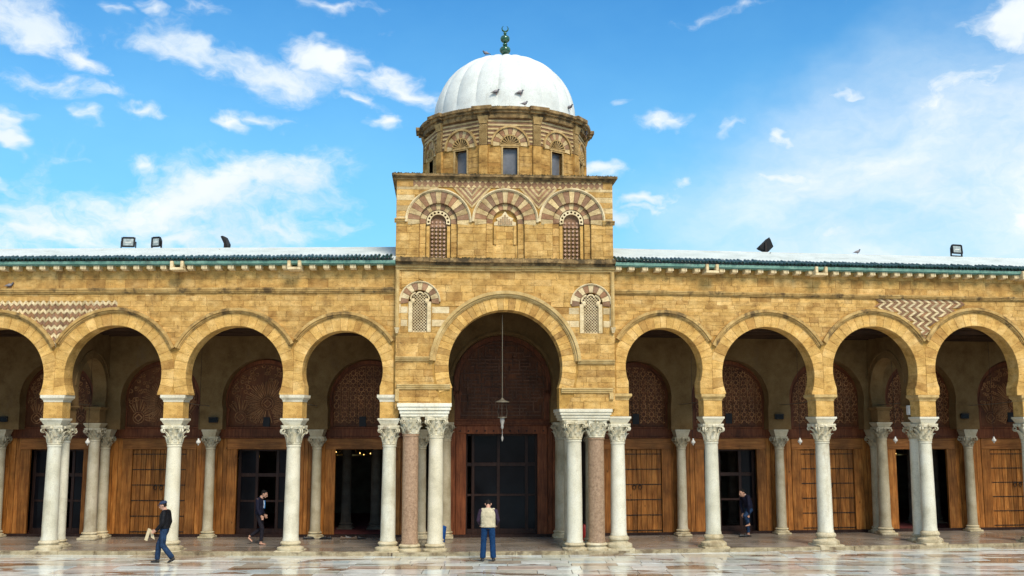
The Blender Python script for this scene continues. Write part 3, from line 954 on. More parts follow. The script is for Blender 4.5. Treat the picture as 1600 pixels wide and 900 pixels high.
# ------------------------------------------------------------------ arcade wings
def wing(name, label, fr, sign, arches, cols, ref, zy, bays, bcols, cross, zig, spouts, extra_end):
    root = thing(name, label, 'arcade', (fr.o.x, fr.o.y, 0), fr.a, 'arcade wings on both sides of the porch')
    Zr = lambda k, v=0.0: fr.Z(ref, zy[k], v)
    A = []
    for (px, py, r, hr) in arches:
        cu, cz, rr = fr.arch(px, py, r)
        A.append((cu, cz, rr, rr * hr / r))
    CU = [fr.U(c) for c in cols]
    zf, zm, zk, zd, zc0, zb = Zr('foot'), Zr('mould'), Zr('block'), Zr('capt'), Zr('capb'), Zr('base')
    zs0, zs1, ztop = Zr('str0'), Zr('str1'), Zr('corb1')
    e0, e1 = (LMIN, 0.0) if sign < 0 else (0.0, RMAX)
    # core wall
    core = MB()
    bounds = sorted(CU)
    for i, (cu, cz, rr, hr) in enumerate(A):
        a, b_ = max([x for x in bounds if x < cu]), min([x for x in bounds if x > cu])
        if sign < 0 and i == len(A) - 1: b_ = 0.0
        if sign > 0 and i == 0: a = 0.0
        if sign < 0 and i == 0: a = e0
        if sign > 0 and i == len(A) - 1: b_ = e1
        core.prism(arch_poly(a, b_, zf, ztop + .10, cu, cz, rr + .02, max(zf + .001, cz - (rr + .02) * .37)), .012, TH)
    core.build('wall', M['sandcore'], root)
    # arches
    for i, (cu, cz, rr, hr) in enumerate(A):
        lo, hi = max([x for x in bounds if x < cu]), min([x for x in bounds if x > cu])
        if sign < 0 and i == len(A) - 1: hi = -.05
        if sign > 0 and i == 0: lo = .05
        af = max(math.asin((zf - cz) / rr), -math.asin(.37))
        def hang(r_, lim):
            return math.acos(min(1, abs(lim - cu) / r_)) if abs(lim - cu) < r_ else 0
        ar, al = hang(hr, hi), hang(hr, lo)
        arch = hood(cu, cz, hr, max(ar, .12), pi - max(al, .12), 0.0, 'arch', M['mould'], root, .165, .11)
        n = 25
        voussoirs(arch, cu, cz, rr, hr - .15, af, pi - af, n, -.004, TH, ['voussoir'], lo + .003, hi - .003)
        zj = cz + rr * math.sin(af)
        if zj - zf > .03:           # coursed stones of the stilted foot
            for a, b_ in ((lo + .003, cu - rr * math.cos(af)), (cu + rr * math.cos(af), hi - .003)):
                k = max(1, round((zj - zf) / .2))
                for q in range(k):
                    MB().tone().cprism(rect(a, b_, zf + (zj - zf) * q / k + .003, zf + (zj - zf) * (q + 1) / k - .003), -.004 + RN.uniform(-.004, .004), TH, .008).build('voussoir', M['voussoir'], arch)
    # ashlar of single stones
    cnt = [0]
    circ = [(cu, cz, hr - .05) for cu, cz, rr, hr in A]
    zr = []
    if zig:
        zt = fr.Z(zig[2], zig[3])
        zr.append((fr.U(zig[0]), fr.U(zig[1]), zf, zt))
    below = ashlar(e0, e1, zf, zs0, .14, (.22, .75), circ, zr)
    above = ashlar(e0, e1, zs1, ztop - .02, .24, (.34, 1.0))
    lay(above + below[::-1], root, 'sandstone', counter=cnt)
    # string course
    mb = MB()
    u = e0
    while u < e1 - .01:
        l = min(RN.uniform(1.2, 2.4), e1 - u)
        dz = RN.uniform(-.006, .006)
        moulding(mb, u + .003, u + l - .003, zs0 + dz, zs1 + dz, 0, .10, ((0, .3, .5), (.3, .62, .8), (.62, 1, 1)))
        u += l
    mb.build('string_course', M['mould'], root)
    # zigzag panel
    if zig:
        z0p, z1p = fr.Z(zig[2], 562), fr.Z(zig[2], zig[3])
        a, b_ = fr.U(zig[0]), fr.U(zig[1])
        bp = [(a, z1p), (b_, z1p), ((a + b_) / 2 + .25, z0p), ((a + b_) / 2 - .25, z0p)][::-1]
        m_ = 1 / 54.0
        cr, rd_ = MB(), MB()
        def keepz(x, z): return all(math.hypot(x - cu, z - cz) > hr - .05 for cu, cz, rr, hr in A) and a < x < b_ and z0p < z < z1p
        if zig[4] == 'h':
            per, amp, row = 9.7 * m_, 4.6 * m_, 13.2 * m_
            k = 0
            z = z1p - .02
            while z > z0p - row:
                for half, mb_ in ((0, cr), (.5, rd_)):
                    zz = z - half * row
                    x = a
                    j = 0
                    while x < b_:
                        s_ = 1 if j % 2 else -1
                        h = row * .46
                        y0, y1 = zz + (amp / 2) * -s_, zz + (amp / 2) * s_
                        if keepz(x + per / 4, zz - h / 2):
                            mb_.tone().cprism([(x + .004, y0 - h + RN.uniform(0, .012)), (x + per / 2 - .004, y1 - h + RN.uniform(0, .012)), (x + per / 2 - .004, y1 - RN.uniform(0, .012)), (x + .004, y0 - RN.uniform(0, .012))], -.012 + RN.uniform(-.006, .006), .02, .003)
                        x += per / 2
                        j += 1
                z -= row
        else:
            per, amp, row = 15.5 * m_, 11 * m_, 13.6 * m_
            x = a - .1
            while x < b_ + .1:
                for half, mb_ in ((0, cr), (.5, rd_)):
                    xx = x + half * row
                    z = z1p
                    j = 0
                    while z > z0p:
                        s_ = 1 if j % 2 else -1
                        h = row * .46
                        x0, x1 = xx + amp / 2 * s_, xx - amp / 2 * s_
                        if keepz(xx + h / 2, z - per / 4) and keepz(xx + h / 2, z - per / 2 + .01):
                            mb_.tone().cprism([(x1 + RN.uniform(0, .012), z - per / 2 + .004), (x1 + h - RN.uniform(0, .012), z - per / 2 + .004), (x0 + h - RN.uniform(0, .012), z - .004), (x0 + RN.uniform(0, .012), z - .004)], -.012 + RN.uniform(-.006, .006), .02, .003)
                        z -= per / 2
                        j += 1
                x += row
        stuff(cr.build('zigzag_cream', M['cream'], root)); stuff(rd_.build('zigzag_brown', M['redstone'], root))
    # eaves: corbels, green band, tiles, white roof
    zc_0, zc_1 = Zr('corb0', -.25), Zr('corb1', -.25)
    period = .405
    n = int((e1 - e0) / period)
    cm = None
    for i in range(n + 1):
        u = e0 + .12 + i * period
        if u > e1 - .06: break
        if any(abs(u - fr.U(s_, -.3, 420)) < .16 for s_ in spouts): continue
        if cm is None:
            mb = MB().tone((.6, .5, .5))
            mb.prism([(-.28, .0), (-.28, .10), (-.28, .145), (.03, .145), (.03, -.02), (-.17, -.02), (-.24, .03)][::-1], -.085, .085)
            mb.v = [(y, x, z) for x, y, z in mb.v]
            cm = mb.mesh('corbel')
        link('corbel', cm, M['cream'], root, (u + RN.uniform(-.015, .015), 0, zc_0 + .02 + RN.uniform(-.004, .004)))
    fas = MB()
    fas.box(e0, e1, -.345, .03, zc_1 + .02, zc_1 + .105)
    fas.box(e0, e1, -.31, .03, zc_1 - .012, zc_1 + .019)
    fas.build('eave_band', M['gband'], root)
    zt = zc_1 + .105
    rv, zrid = 2.35, Zr('ridge', 2.35)
    roof = MB()
    zr0 = zt + .14
    prof = [(-.22, zt + .02), (-.12, zr0), (rv - .25, zrid - .04), (rv, zrid), (rv + .3, zrid - .05), (VB + 1.4, zt + .1), (VB + 1.4, zt - .3), (.1, zt - .1)]
    k = len(prof)
    roof.add([(e0, v, z) for v, z in prof] + [(e1, v, z) for v, z in prof], [tuple(range(k)), tuple(range(2 * k - 1, k - 1, -1))] + [(i, (i + 1) % k, (i + 1) % k + k, i + k) for i in range(k)])
    ro = roof.build('roof', M['roofwhite'], root)
    tl = MB()
    per = .118
    for i in range(int((e1 - e0) / per)):
        u = e0 + per * (i + .5)
        dz = RN.uniform(-.016, .016)
        dv = RN.uniform(-.035, .035)
        pts = []
        tl.tone()
        for s_, r_ in ((0, .052), (1, .047)):
            v = -.40 + dv + s_ * .42
            zz = zt + .028 + dz + s_ * .15
            pts.append((v, zz, r_))
        n_ = 8
        vs, fs = [], []
        for v, zz, r_ in pts:
            vs += [(u + r_ * math.cos(pi * j / n_), v, zz + r_ * 1.35 * math.sin(pi * j / n_)) for j in range(n_ + 1)]
            vs += [(u + r_ * .72 * math.cos(pi * j / n_), v, zz + r_ * 1.0 * math.sin(pi * j / n_)) for j in range(n_, -1, -1)]
        q = 2 * (n_ + 1)
        fs = [tuple((j, (j + 1) % q, (j + 1) % q + q, j + q)) for j in range(q)]
        fs += [(j, j + 1, q - 2 - j, q - 1 - j) for j in range(n_)]
        tl.add(vs, fs)
        # channel tile between
        tl.tone()
        tl.add([(u + per / 2 - .05, -.37, zt + .045), (u + per / 2, -.37, zt + .012), (u + per / 2 + .05, -.37, zt + .045), (u + per / 2 - .05, .02, zt + .19), (u + per / 2, .02, zt + .155), (u + per / 2 + .05, .02, zt + .19)], [(0, 1, 4, 3), (1, 2, 5, 4)])
    stuff(tl.build('roof_tiles', M['gtile'], ro, 50))
    # waterspouts
    for s_ in spouts:
        u = fr.U(s_, -.35, 420)
        mb = MB().tone((.7, .5, .5))
        z = zc_0 + .015
        mb.bbox(u - .20, u + .20, -.44, .05, z - .05, z + .03, .012)
        mb.bbox(u - .20, u - .11, -.44, .05, z + .031, z + .22, .012)
        mb.bbox(u + .11, u + .20, -.44, .05, z + .031, z + .22, .012)
        mb.box(u - .11, u + .11, -.02, .05, z + .031, z + .16)
        mb.build('waterspout', M['cream'], root)
    # front columns
    for i, c in enumerate(CU):
        blocks = [('dosseret', zd, zk, .24, .24, .325, .31, 'marble'), ('impost_block', zk, zm, .285, .27, .285, .27, 'voussoir'), ('impost_moulding', zm, zf, .29, .275, .365, .345, 'marble' if sign < 0 else 'mouldlight')]
        column(root, c, .275, .0, zb, zc0, zd, .222, .195, .385, .30, ('marble', 'capital', 'marblebase'), 1 if i % 3 == 1 else 0, blocks)
    # back columns, blind arcade and door screens
    zbc0, zbc1, zbd = fr.Z(ref, 699, VB - .28), fr.Z(ref, 682, VB - .28), fr.Z(ref, 671, VB - .28)
    BC = [fr.U(b_, VB - .28) for b_ in bcols]
    for c in BC:
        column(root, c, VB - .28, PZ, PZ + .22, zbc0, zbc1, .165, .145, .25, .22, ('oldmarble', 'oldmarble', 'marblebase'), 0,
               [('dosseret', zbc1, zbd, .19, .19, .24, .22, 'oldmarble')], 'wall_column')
    zceil = 6.75
    bw = MB().tone((.5, .5, .5))
    lim = [e0] + BC + [e1]
    for (px, rpx, crown, op, kind, ck, hatch) in bays:
        cu, _ = fr.at(px, 620, VB - .28)
        _, zc = fr.at(px, crown - 2, VB - .28)
        r = (fr.U(px + rpx, VB - .28) - fr.U(px - rpx, VB - .28)) / 2
        a = max([x for x in lim if x < cu - .3]); b_ = min([x for x in lim if x > cu + .3])
        bw.prism(arch_poly(a, b_, zbd, zceil + .3, cu, zc - r, r, max(zbd + .02, zc - r * 1.22)), VB - .47, VB - .02)
        bw.box(a, b_, VB + .062, VB + .135, fr.Z(px, 700, VB), zceil + .3)
        door_bay(root, fr, a, b_, px, rpx, crown, op, kind, ck, hash((px, 3)) % 1000, hatch)
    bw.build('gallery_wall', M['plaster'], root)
    if sign < 0: h0, h1 = e0, -.05
    else: h0, h1 = .05, e1
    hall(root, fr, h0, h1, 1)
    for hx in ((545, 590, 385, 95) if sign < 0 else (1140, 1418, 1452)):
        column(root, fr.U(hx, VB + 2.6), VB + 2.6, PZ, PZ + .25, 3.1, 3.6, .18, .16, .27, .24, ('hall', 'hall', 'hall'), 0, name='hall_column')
    ce = MB().tone((.5, .4, .5))
    ce.box(e0, e1, TH + .001, VB - .021, zceil, zceil + .08)
    cl = ce.build('gallery_ceiling', M['woodceil'], root)
    v = .75
    while v < VB - .3:
        MB().tone().bbox(e0, e1, v - .06, v + .06, zceil - .13, zceil - .001, .008).build('ceiling_beam', M['woodceil'], cl)
        v += .5
    # cross arch over the gallery
    for cpx in cross:
        uc = fr.U(cpx)
        zk2 = fr.Z(cpx, 634, .9)
        zc_ = fr.Z(cpx, 560, 2.2)
        r = 1.02
        cvv = 2.2
        mb = MB().tone((.5, .5, .5))
        mb.prism(arch_poly(TH + .002, VB - .48, zk2, zceil + .02, cvv, zc_ - r, r, max(zk2 + .01, zc_ - r * 1.35)), -.22, .22)
        mb.v = [(uc + y, x, z) for x, y, z in mb.v]
        ca = mb.build('cross_arch', M['plaster'], root)
        hm = MB().tone((.5, .5, .5)).arc(cvv, zc_ - r, r + .18, r + .27, .1, pi - .1, -.25, .25, 30)
        hm.v = [(uc + y, x, z) for x, y, z in hm.v]
        hm.build('hood_moulding', M['plaster'], ca, 40)
        for vv, nm in ((TH + .33, 'f'), (VB - .82, 'b')):
            column(root, uc, vv, PZ, PZ + .24, zk2 - 1.05, zk2 - .68, .19, .165, .29, .25, ('marble' if nm == 'f' else 'oldmarble', 'capital' if nm == 'f' else 'oldmarble', 'marblebase'), 0,
                   [('dosseret', zk2 - .68, zk2 - .52, .21, .2, .27, .25, 'marble' if nm == 'f' else 'oldmarble'), ('impost_block', zk2 - .52, zk2 - .12, .225, .23, .225, .23, 'plaster'), ('impost_moulding', zk2 - .12, zk2, .23, .235, .29, .29, 'plaster')], 'inner_column')
    ew = (e0 - .35, e0 - .002) if sign < 0 else (e1 + .002, e1 + .35)
    MB().tone((.5, .5, .5)).box(ew[0], ew[1], 0.0, VB + 1.3, 0, ztop).build('end_wall', M['sandstone'], root)
    # tie rods across the gallery
    for i, c in enumerate(CU):
        MB().tube([(c, .3, zm + .05), (c + .02, 1.9, zm - .03), (c, VB - .46, zm - .06)], .014, 6).build('tie_rod', M['rod'], root, 50)
    return root, A, BC

LA = [(-190, 589, 76, 104), (-8, 589, 76, 104), (176, 585, 76, 104), (366, 585.5, 76, 104), (535, 580, 63, 93)]
lz = dict(foot=617, mould=628, block=653.6, capt=664.6, capb=695, base=846, str0=458, str1=450, corb0=421, corb1=413.5, ridge=387)
lb = [(-75, 60, 566, (-118, -35), 'closed', 'star', None), (93, 58, 566, (55, 137), 'glazed', 'sun', None), (254, 62, 564, (213, 296), 'closed', 'sun', None),
      (415, 65, 562, (375, 455), 'glazed', 'sun', (417, 660)), (577, 64, 563, (527, 612), 'open', 'star', (567, 659))]
left_wing, LAr, LBC = wing('arcade_wing', 'left arcade wing of horseshoe arches with a horizontal zigzag panel', L, -1, LA, [-282, -99, 84, 271, 457.5, 607.5], 366, lz, lb,
                      [-160, 8, 170, 333, 498, 660], [84], (-14, 176, 82, 470, 'h'), (-90, 277, 460), 0)
RA = [(1038, 574, 60, 87), (1201, 586, 72, 98), (1368, 580, 66, 92), (1527, 579, 65, 91), (1690, 583, 66, 92)]
rz_ = dict(foot=616, mould=626, block=651, capt=662, capb=690, base=834, str0=464, str1=457.5, corb0=428, corb1=421, ridge=394)
rb = [(993, 54, 566, (955, 1031), 'closed', 'star', (993, 655)), (1138, 60, 564, (1097, 1178), 'glazed', 'star', (1138, 654)), (1288, 58, 564, (1247, 1328), 'closed', 'star', None),
      (1434, 55, 565, (1394, 1472), 'open', 'star', None), (1580, 58, 565, (1540, 1620), 'closed', 'sun', (1578, 652)), (1724, 58, 566, (1685, 1764), 'closed', 'sun', None)]
right_wing, RAr, RBC = wing('arcade_wing', 'right arcade wing of horseshoe arches with a vertical zigzag panel', Rr, 1, RA, [967, 1113.5, 1287, 1448, 1608, 1772], 1200, rz_, rb,
                       [925, 1062, 1214, 1362, 1507, 1652], [1448], (1374, 1513, 1445, 467, 'v'), (1112, 1282, 1604), 0)

# ------------------------------------------------------------------ domed porch
porch = thing('domed_porch', 'central stone porch with striped tower and white fluted dome', 'porch', (P.o.x, P.o.y, 0), P.a)
pz = lambda py, v=0.0, px=789: P.Z(px, py, v)
cu0, cz0, r0_ = P.arch(790, 573, 89)
hr0 = r0_ * 119 / 89
zE, zS0, zS1 = pz(640, px=789), pz(424), pz(406)
zLf = pz(606)
# lower wall with the great arch and two small windows
SW = [(656, 471, 18, 519), (923.5, 475.5, 18, 521)]
loops = [arch_poly(uL, uR, zE, zS0, cu0, cz0, r0_ + .02, zLf)]
swd = []
for (px, py, r, yb) in SW:
    a, z, q = P.arch(px, py, r)
    zb_ = P.Z(px, yb)
    swd.append((a, z, q, zb_))
    loops.append(opening_poly(zb_, a, z, q, z - .02, 20))
core = MB()
hprism(core, loops, .012, .60)
core.box(uL, uL + .3, .60, VB - .03, zE, zS0)
core.box(uR - .3, uR, .60, VB - .03, zE, zS0)
wall0 = core.build('wall', M['sandcore'], porch)
arch = hood(cu0, cz0, hr0, .08, pi - .08, 0, 'arch', M['mouldlight'], porch, .19, .13, 60)
af = math.asin((zLf - cz0) / r0_)
voussoirs(arch, cu0, cz0, r0_, hr0 - .16, af, pi - af, 41, -.006, .60, ['voussoir', 'sandstone', 'voussoir', 'voussoir', 'sandstone'])
rects = [(a - q * 1.05, a + q * 1.05, zb_ - .02, z + .01) for a, z, q, zb_ in swd] + [(cu0 - r0_ * .96, cu0 + r0_ * .96, 0, cz0)]
circ = [(a, z, q * 1.76) for a, z, q, zb_ in swd] + [(cu0, cz0, hr0 - .1)]
zb1, zb2 = P.Z(656, 520), P.Z(656, 479)
def pm(u, z):
    if zb1 < z < zb2 + .02 and (u < P.U(700) or u > P.U(882)):
        return 'cream' if int((z - zb1) / ((zb2 - zb1) / 4) + .02) % 2 else 'sandstone'
    return 'sandstone'
cnt = [0]
uLi, uRi = uL + .14, uR - .14
st = ashlar(uLi, uRi, zb2 + .02, zS0, .2, (.3, .75), circ, rects)
for i in range(4):
    a = zb1 + (zb2 - zb1) * i / 4
    st += ashlar(uLi, uRi, a, a + (zb2 - zb1) / 4, 1, (.45, .8), circ[2:], rects)
st += ashlar(uL, uR, zE + .02, zb1, .19, (.3, .75), circ[2:], rects)
st += ashlar(uL, uLi, zb1, zS0, .24, (1, 1)) + ashlar(uRi, uR, zb1, zS0, .24, (1, 1))
lay(st, porch, pm, counter=cnt, cap=300)
# the two small windows
for k, (a, z, q, zb_) in enumerate(swd):
    wd = hood(a, z, q * 1.80, 0, pi, 0, 'window', M['cream'], porch, .05, .05, 24)
    voussoirs(wd, a, z, q * 1.02, q * 1.70, -.13, pi + .13, 11, -.012, .10, ['redstone', 'cream'], jit=.03)
    lat = MB().tone((.5, .5, .5))
    u0, u1 = a - q * .62, a + q * .62
    for s_ in (-1, 1):
        lat.bbox(min(a + s_ * q * .64, a + s_ * q * .98), max(a + s_ * q * .64, a + s_ * q * .98), .0, .14, zb_, z, .01)
        lat.ball((a + s_ * q * .62, .03, z + q * .05), q * .20, .05, q * .24, 10, 6)
    lat.build('jamb', M['cream'], wd)
    lt = MB().tone((.5, .5, .5))
    st_ = .088
    H = z + q * .72 - zb_
    for i in range(-int(H / st_) - 2, int((u1 - u0) / st_) + 2):
        for s_ in (1, -1):
            x0 = u0 + i * st_ if s_ > 0 else u1 - i * st_
            # 45 degree bar from (x0, zb_) upward, clipped to the window
            t0, t1 = 0, H
            if s_ > 0: t0, t1 = max(t0, u0 - x0), min(t1, u1 - x0)
            else: t0, t1 = max(t0, x0 - u1), min(t1, x0 - u0)
            if t1 - t0 > .02:
                lt.bar((x0 + s_ * t0, .07 + (.01 if s_ > 0 else 0), zb_ + t0), (x0 + s_ * t1, .07 + (.01 if s_ > 0 else 0), zb_ + t1), .017, .02)
    lt.box(u0, u1, .055, .10, zb_, zb_ + .03)
    lt.build('lattice', M['cream'], wd)
    ah = MB().tone((.5, .5, .5))
    for s_ in (-1, 1):
        ah.arc(a + s_ * q * .30, z + q * .30, q * .42, q * .56, (-.2 if s_ > 0 else pi * .55), (pi * .45 if s_ > 0 else pi + .2), .03, .10, 12)
    ah.arc(a, z + q * .52, q * .26, q * .38, .2, pi - .2, .03, .10, 12)
    ah.build('trefoil_head', M['cream'], wd, 40)
    MB().box(a - q, a + q, .16, .2, zb_, z + q).build('pane', M['woodd'], wd)
# mouldings of the lower porch
for (x0, x1, ya, yb, pr) in ((617, 676, 564, 557, .10), (903, 961, 569, 562, .10), (620, 703.5, 608, 600, .09), (877, 957, 614, 606, .09)):
    moulding(MB(), P.U(x0), P.U(x1), P.Z(x0, ya), P.Z(x0, yb), 0, pr).build('moulding', M['mouldlight'], porch)
for (x0, x1, ya, yb) in ((618, 624, 627, 608.2), (952, 958, 624, 614.2)):
    MB().box(P.U(x0), P.U(x1), -.06, .03, P.Z(x0, ya), P.Z(x0, yb)).build('moulding', M['mouldlight'], porch)
for (x0, x1) in ((616, 622), (956, 961.5)):
    mb = MB()
    zt_, zb_ = zS0, P.Z(x0, 512)
    mb.box(P.U(x0), P.U(x1), -.07, .03, zb_, zt_)
    mb.box(P.U(x0 + 1.6), P.U(x1 - 1.6), -.10, -.06, zb_, zt_)
    mb.build('moulding', M['mouldlight'], porch)
for x0 in (619, 958.7):
    mb = MB()
    u, z = P.U(x0), P.Z(x0, 512)
    frustum(mb, .05, .05, .075, .09, z - .09, z)
    frustum(mb, .03, .03, .055, .06, z - .17, z - .09)
    mb.v = [(x + u, y - .05, zz) for x, y, zz in mb.v]
    mb.build('bracket', M['cream'], porch)
# big cornice between lower wall and tower
mb, mt_ = MB(), MB()
u = uL - .03
while u < uR + .03 - .01:
    l = min(RN.uniform(.7, 1.3), uR + .03 - u)
    dz = RN.uniform(-.008, .008)
    moulding(mb, u + .003, u + l - .003, zS0 + dz, zS1 + dz, 0, .26, ((0, .20, .22), (.20, .42, .42)))
    moulding(mt_, u + .003, u + l - .003, zS0 + dz, zS1 + dz, 0, .26, ((.421, .66, .66), (.66, 1, 1)))
    u += l
mt_.box(uL, uR, -.2, .5, zS1 - .04, zS1 + .01)
cor_ = mt_.build('cornice', M['lichen_and_shade'], porch)
mb.build('bed_moulding', M['mouldlight'], cor_)

# entablatures and the paired columns
zcapP = [pz(650, .3, 663), pz(657, .3, 914)]
for (x0, x1, yt, yb, cs) in ((621, 706, 630, 651, ((643, 'granite'), (682, 'marble'))), (873, 955.5, 639, 657, ((898, 'marble'), (932, 'granite')))):
    u0, u1 = P.U(x0), P.U(x1)
    z1_, z0_ = P.Z((x0 + x1) / 2, yt), P.Z((x0 + x1) / 2, yb)
    h = z1_ - z0_
    e = MB().tone((.6, .5, .5))
    for a, b_, p in ((0, .22, .10), (.22, .48, .07), (.48, .72, .03), (.72, 1, 0)):
        e.bbox(u0 + p, u1 - p, -.14 + p, 1.5 - p, z0_ + h * a, z0_ + h * b_, .008)
    if yt != 639: pass
    e.build('entablature', M['marble'], porch)
    blk = MB().tone((.5, .5, .5)).box(u0 + .13, u1 - .13, .02, 1.35, z1_ + .001, zE + .03) if z1_ < zE else None
    if blk: blk.build('impost_block', M['voussoir'], porch)
    for k, (cx, mt) in enumerate(cs):
        c = P.U(cx)
        zc0_ = z0_ - (.50 if mt == 'granite' else .56)
        lb_ = 'pinkish granite column' if mt == 'granite' else 'pale marble column'
        r = .245 if mt == 'granite' else .225
        column(porch, c, .27, .0, pz(848, .27), zc0_, z0_, r, r * (.97 if mt == 'granite' else .9), .36, .31 if mt != 'granite' else .28, (mt, 'capital', 'marblebase'), 0, label=lb_)
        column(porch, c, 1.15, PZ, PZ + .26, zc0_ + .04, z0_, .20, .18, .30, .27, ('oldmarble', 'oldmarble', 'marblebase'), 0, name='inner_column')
# back of the porch: doorway
zbd = P.Z(789, 660, VB - .28)
for cx in (697, 875):
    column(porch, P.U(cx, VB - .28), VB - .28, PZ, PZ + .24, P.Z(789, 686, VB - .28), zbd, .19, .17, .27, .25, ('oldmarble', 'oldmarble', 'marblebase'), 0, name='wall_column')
mb = MB().tone((.5, .5, .5))
cu1, _ = P.at(785, 600, VB - .28)
zc1 = P.Z(785, 523, VB - .28)
r1 = (P.U(785 + 78, VB - .28) - P.U(785 - 78, VB - .28)) / 2
zcP = 7.55
mb.prism(arch_poly(uL + .1, uR - .1, zbd, zcP + .2, cu1, zc1 - r1, r1, max(zbd + .02, zc1 - r1 * 1.3)), VB - .47, VB - .02)
mb.box(uL + .1, uR - .1, VB + .062, VB + .135, P.Z(789, 676, VB), zcP + .2)
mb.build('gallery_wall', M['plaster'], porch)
hood(cu1, zc1 - r1, r1 + .10, -.3, pi + .3, VB - .47, 'inner_hood', M['plaster'], porch, .09, .04)
door_bay(porch, P, P.U(692, VB), P.U(880, VB), 785, 76, 524, (729, 839), 'portal', 'maze', 77, None, True)
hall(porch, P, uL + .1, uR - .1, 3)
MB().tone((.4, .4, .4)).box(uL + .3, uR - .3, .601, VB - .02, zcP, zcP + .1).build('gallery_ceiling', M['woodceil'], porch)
# ------------------------------------------------------------------ tower
TD = 6.1
M['pinkstone'] = stone_mat('pink_stone', [(.36, .22, .16), (.48, .31, .22), (.55, .38, .28)], None, pits=.2)
zT0, zT1 = zS1, pz(283)
tu0, tu1 = P.U(619, 0, 340), P.U(957.5, 0, 340)
TA = [P.arch(x, 346, 29.5) for x in (685, 789.5, 893.5)]
sc_ = TA[0][2] / 29.5
tb = [tu0, (TA[0][0] + TA[1][0]) / 2, (TA[1][0] + TA[2][0]) / 2, tu1]
l1, l2 = MB(), MB()
for i, (a, z, r) in enumerate(TA):
    l1.prism(arch_poly(tb[i], tb[i + 1], zT0, zT1, a, z, r + .012, z - .01), .012, .09)
    if i != 1:
        l2.prism(arch_poly(tb[i], tb[i + 1], zT0, zT1, a, z, r * 19.5 / 29.5 + .01, z - .01), .0915, .24)
    else:
        l2.prism(arch_poly(tb[i], tb[i + 1], zT0, zT1, a, z, r * 19.5 / 29.5 + .01, z - .01), .0915, .17)
l2.box(tu0, tu1, .241, TD, zT0 - .6, zT1 - .001)
tower = l1.build('tower', M['sandcore'], porch)
l2.build('tower_core', M['plaster'], tower)
core2 = MB().box(tb[1], tb[2], .1705, .2405, zT0, zT1 - .01)
core2.build('niche_back', M['sandcore'], tower)
# stones on the tower face
rects = [(a - r - .01, a + r + .01, zT0, z) for a, z, r in TA]
circ = [(a, z, r * 51 / 29.5) for a, z, r in TA]
zsp = TA[0][1] - .02
zfr0, zfr1 = pz(294), pz(283.5)
def tm(u, z):
    if z > zsp and (u < TA[0][0] or u > TA[2][0]):
        return 'fadedcream' if int((z - zsp) / .165) % 2 == 0 else 'sandstone'
    return 'sandstone'
st = ashlar(tu0, tu1, zT0, zsp, .19, (.25, .6), (), rects)
k = 0
z = zsp
while z < zfr0 - .05:
    for (a, b_) in ((tu0, TA[0][0]), (TA[2][0], tu1)):
        st += ashlar(a, b_, z, min(z + .165, zfr0), 1, (.3, .6), circ)
    z += .165
st += ashlar(tu0, tu0 + .5, zfr0, zT1, .18, (.5, .5)) + ashlar(tu1 - .3, tu1, zfr0, zT1, .18, (.3, .3))
lay(st, tower, tm, v0=-.004, counter=[0])
# jamb stones of the recesses
for i, (a, z, r) in enumerate(TA):
    st = ashlar(a - r + .0, a - r * .67, zT0, zsp, .2, (.3, .4)) + ashlar(a + r * .67, a + r, zT0, zsp, .2, (.3, .4))
    lay(st, tower, 'sandstone', v0=.082, v1=.095, counter=[0])
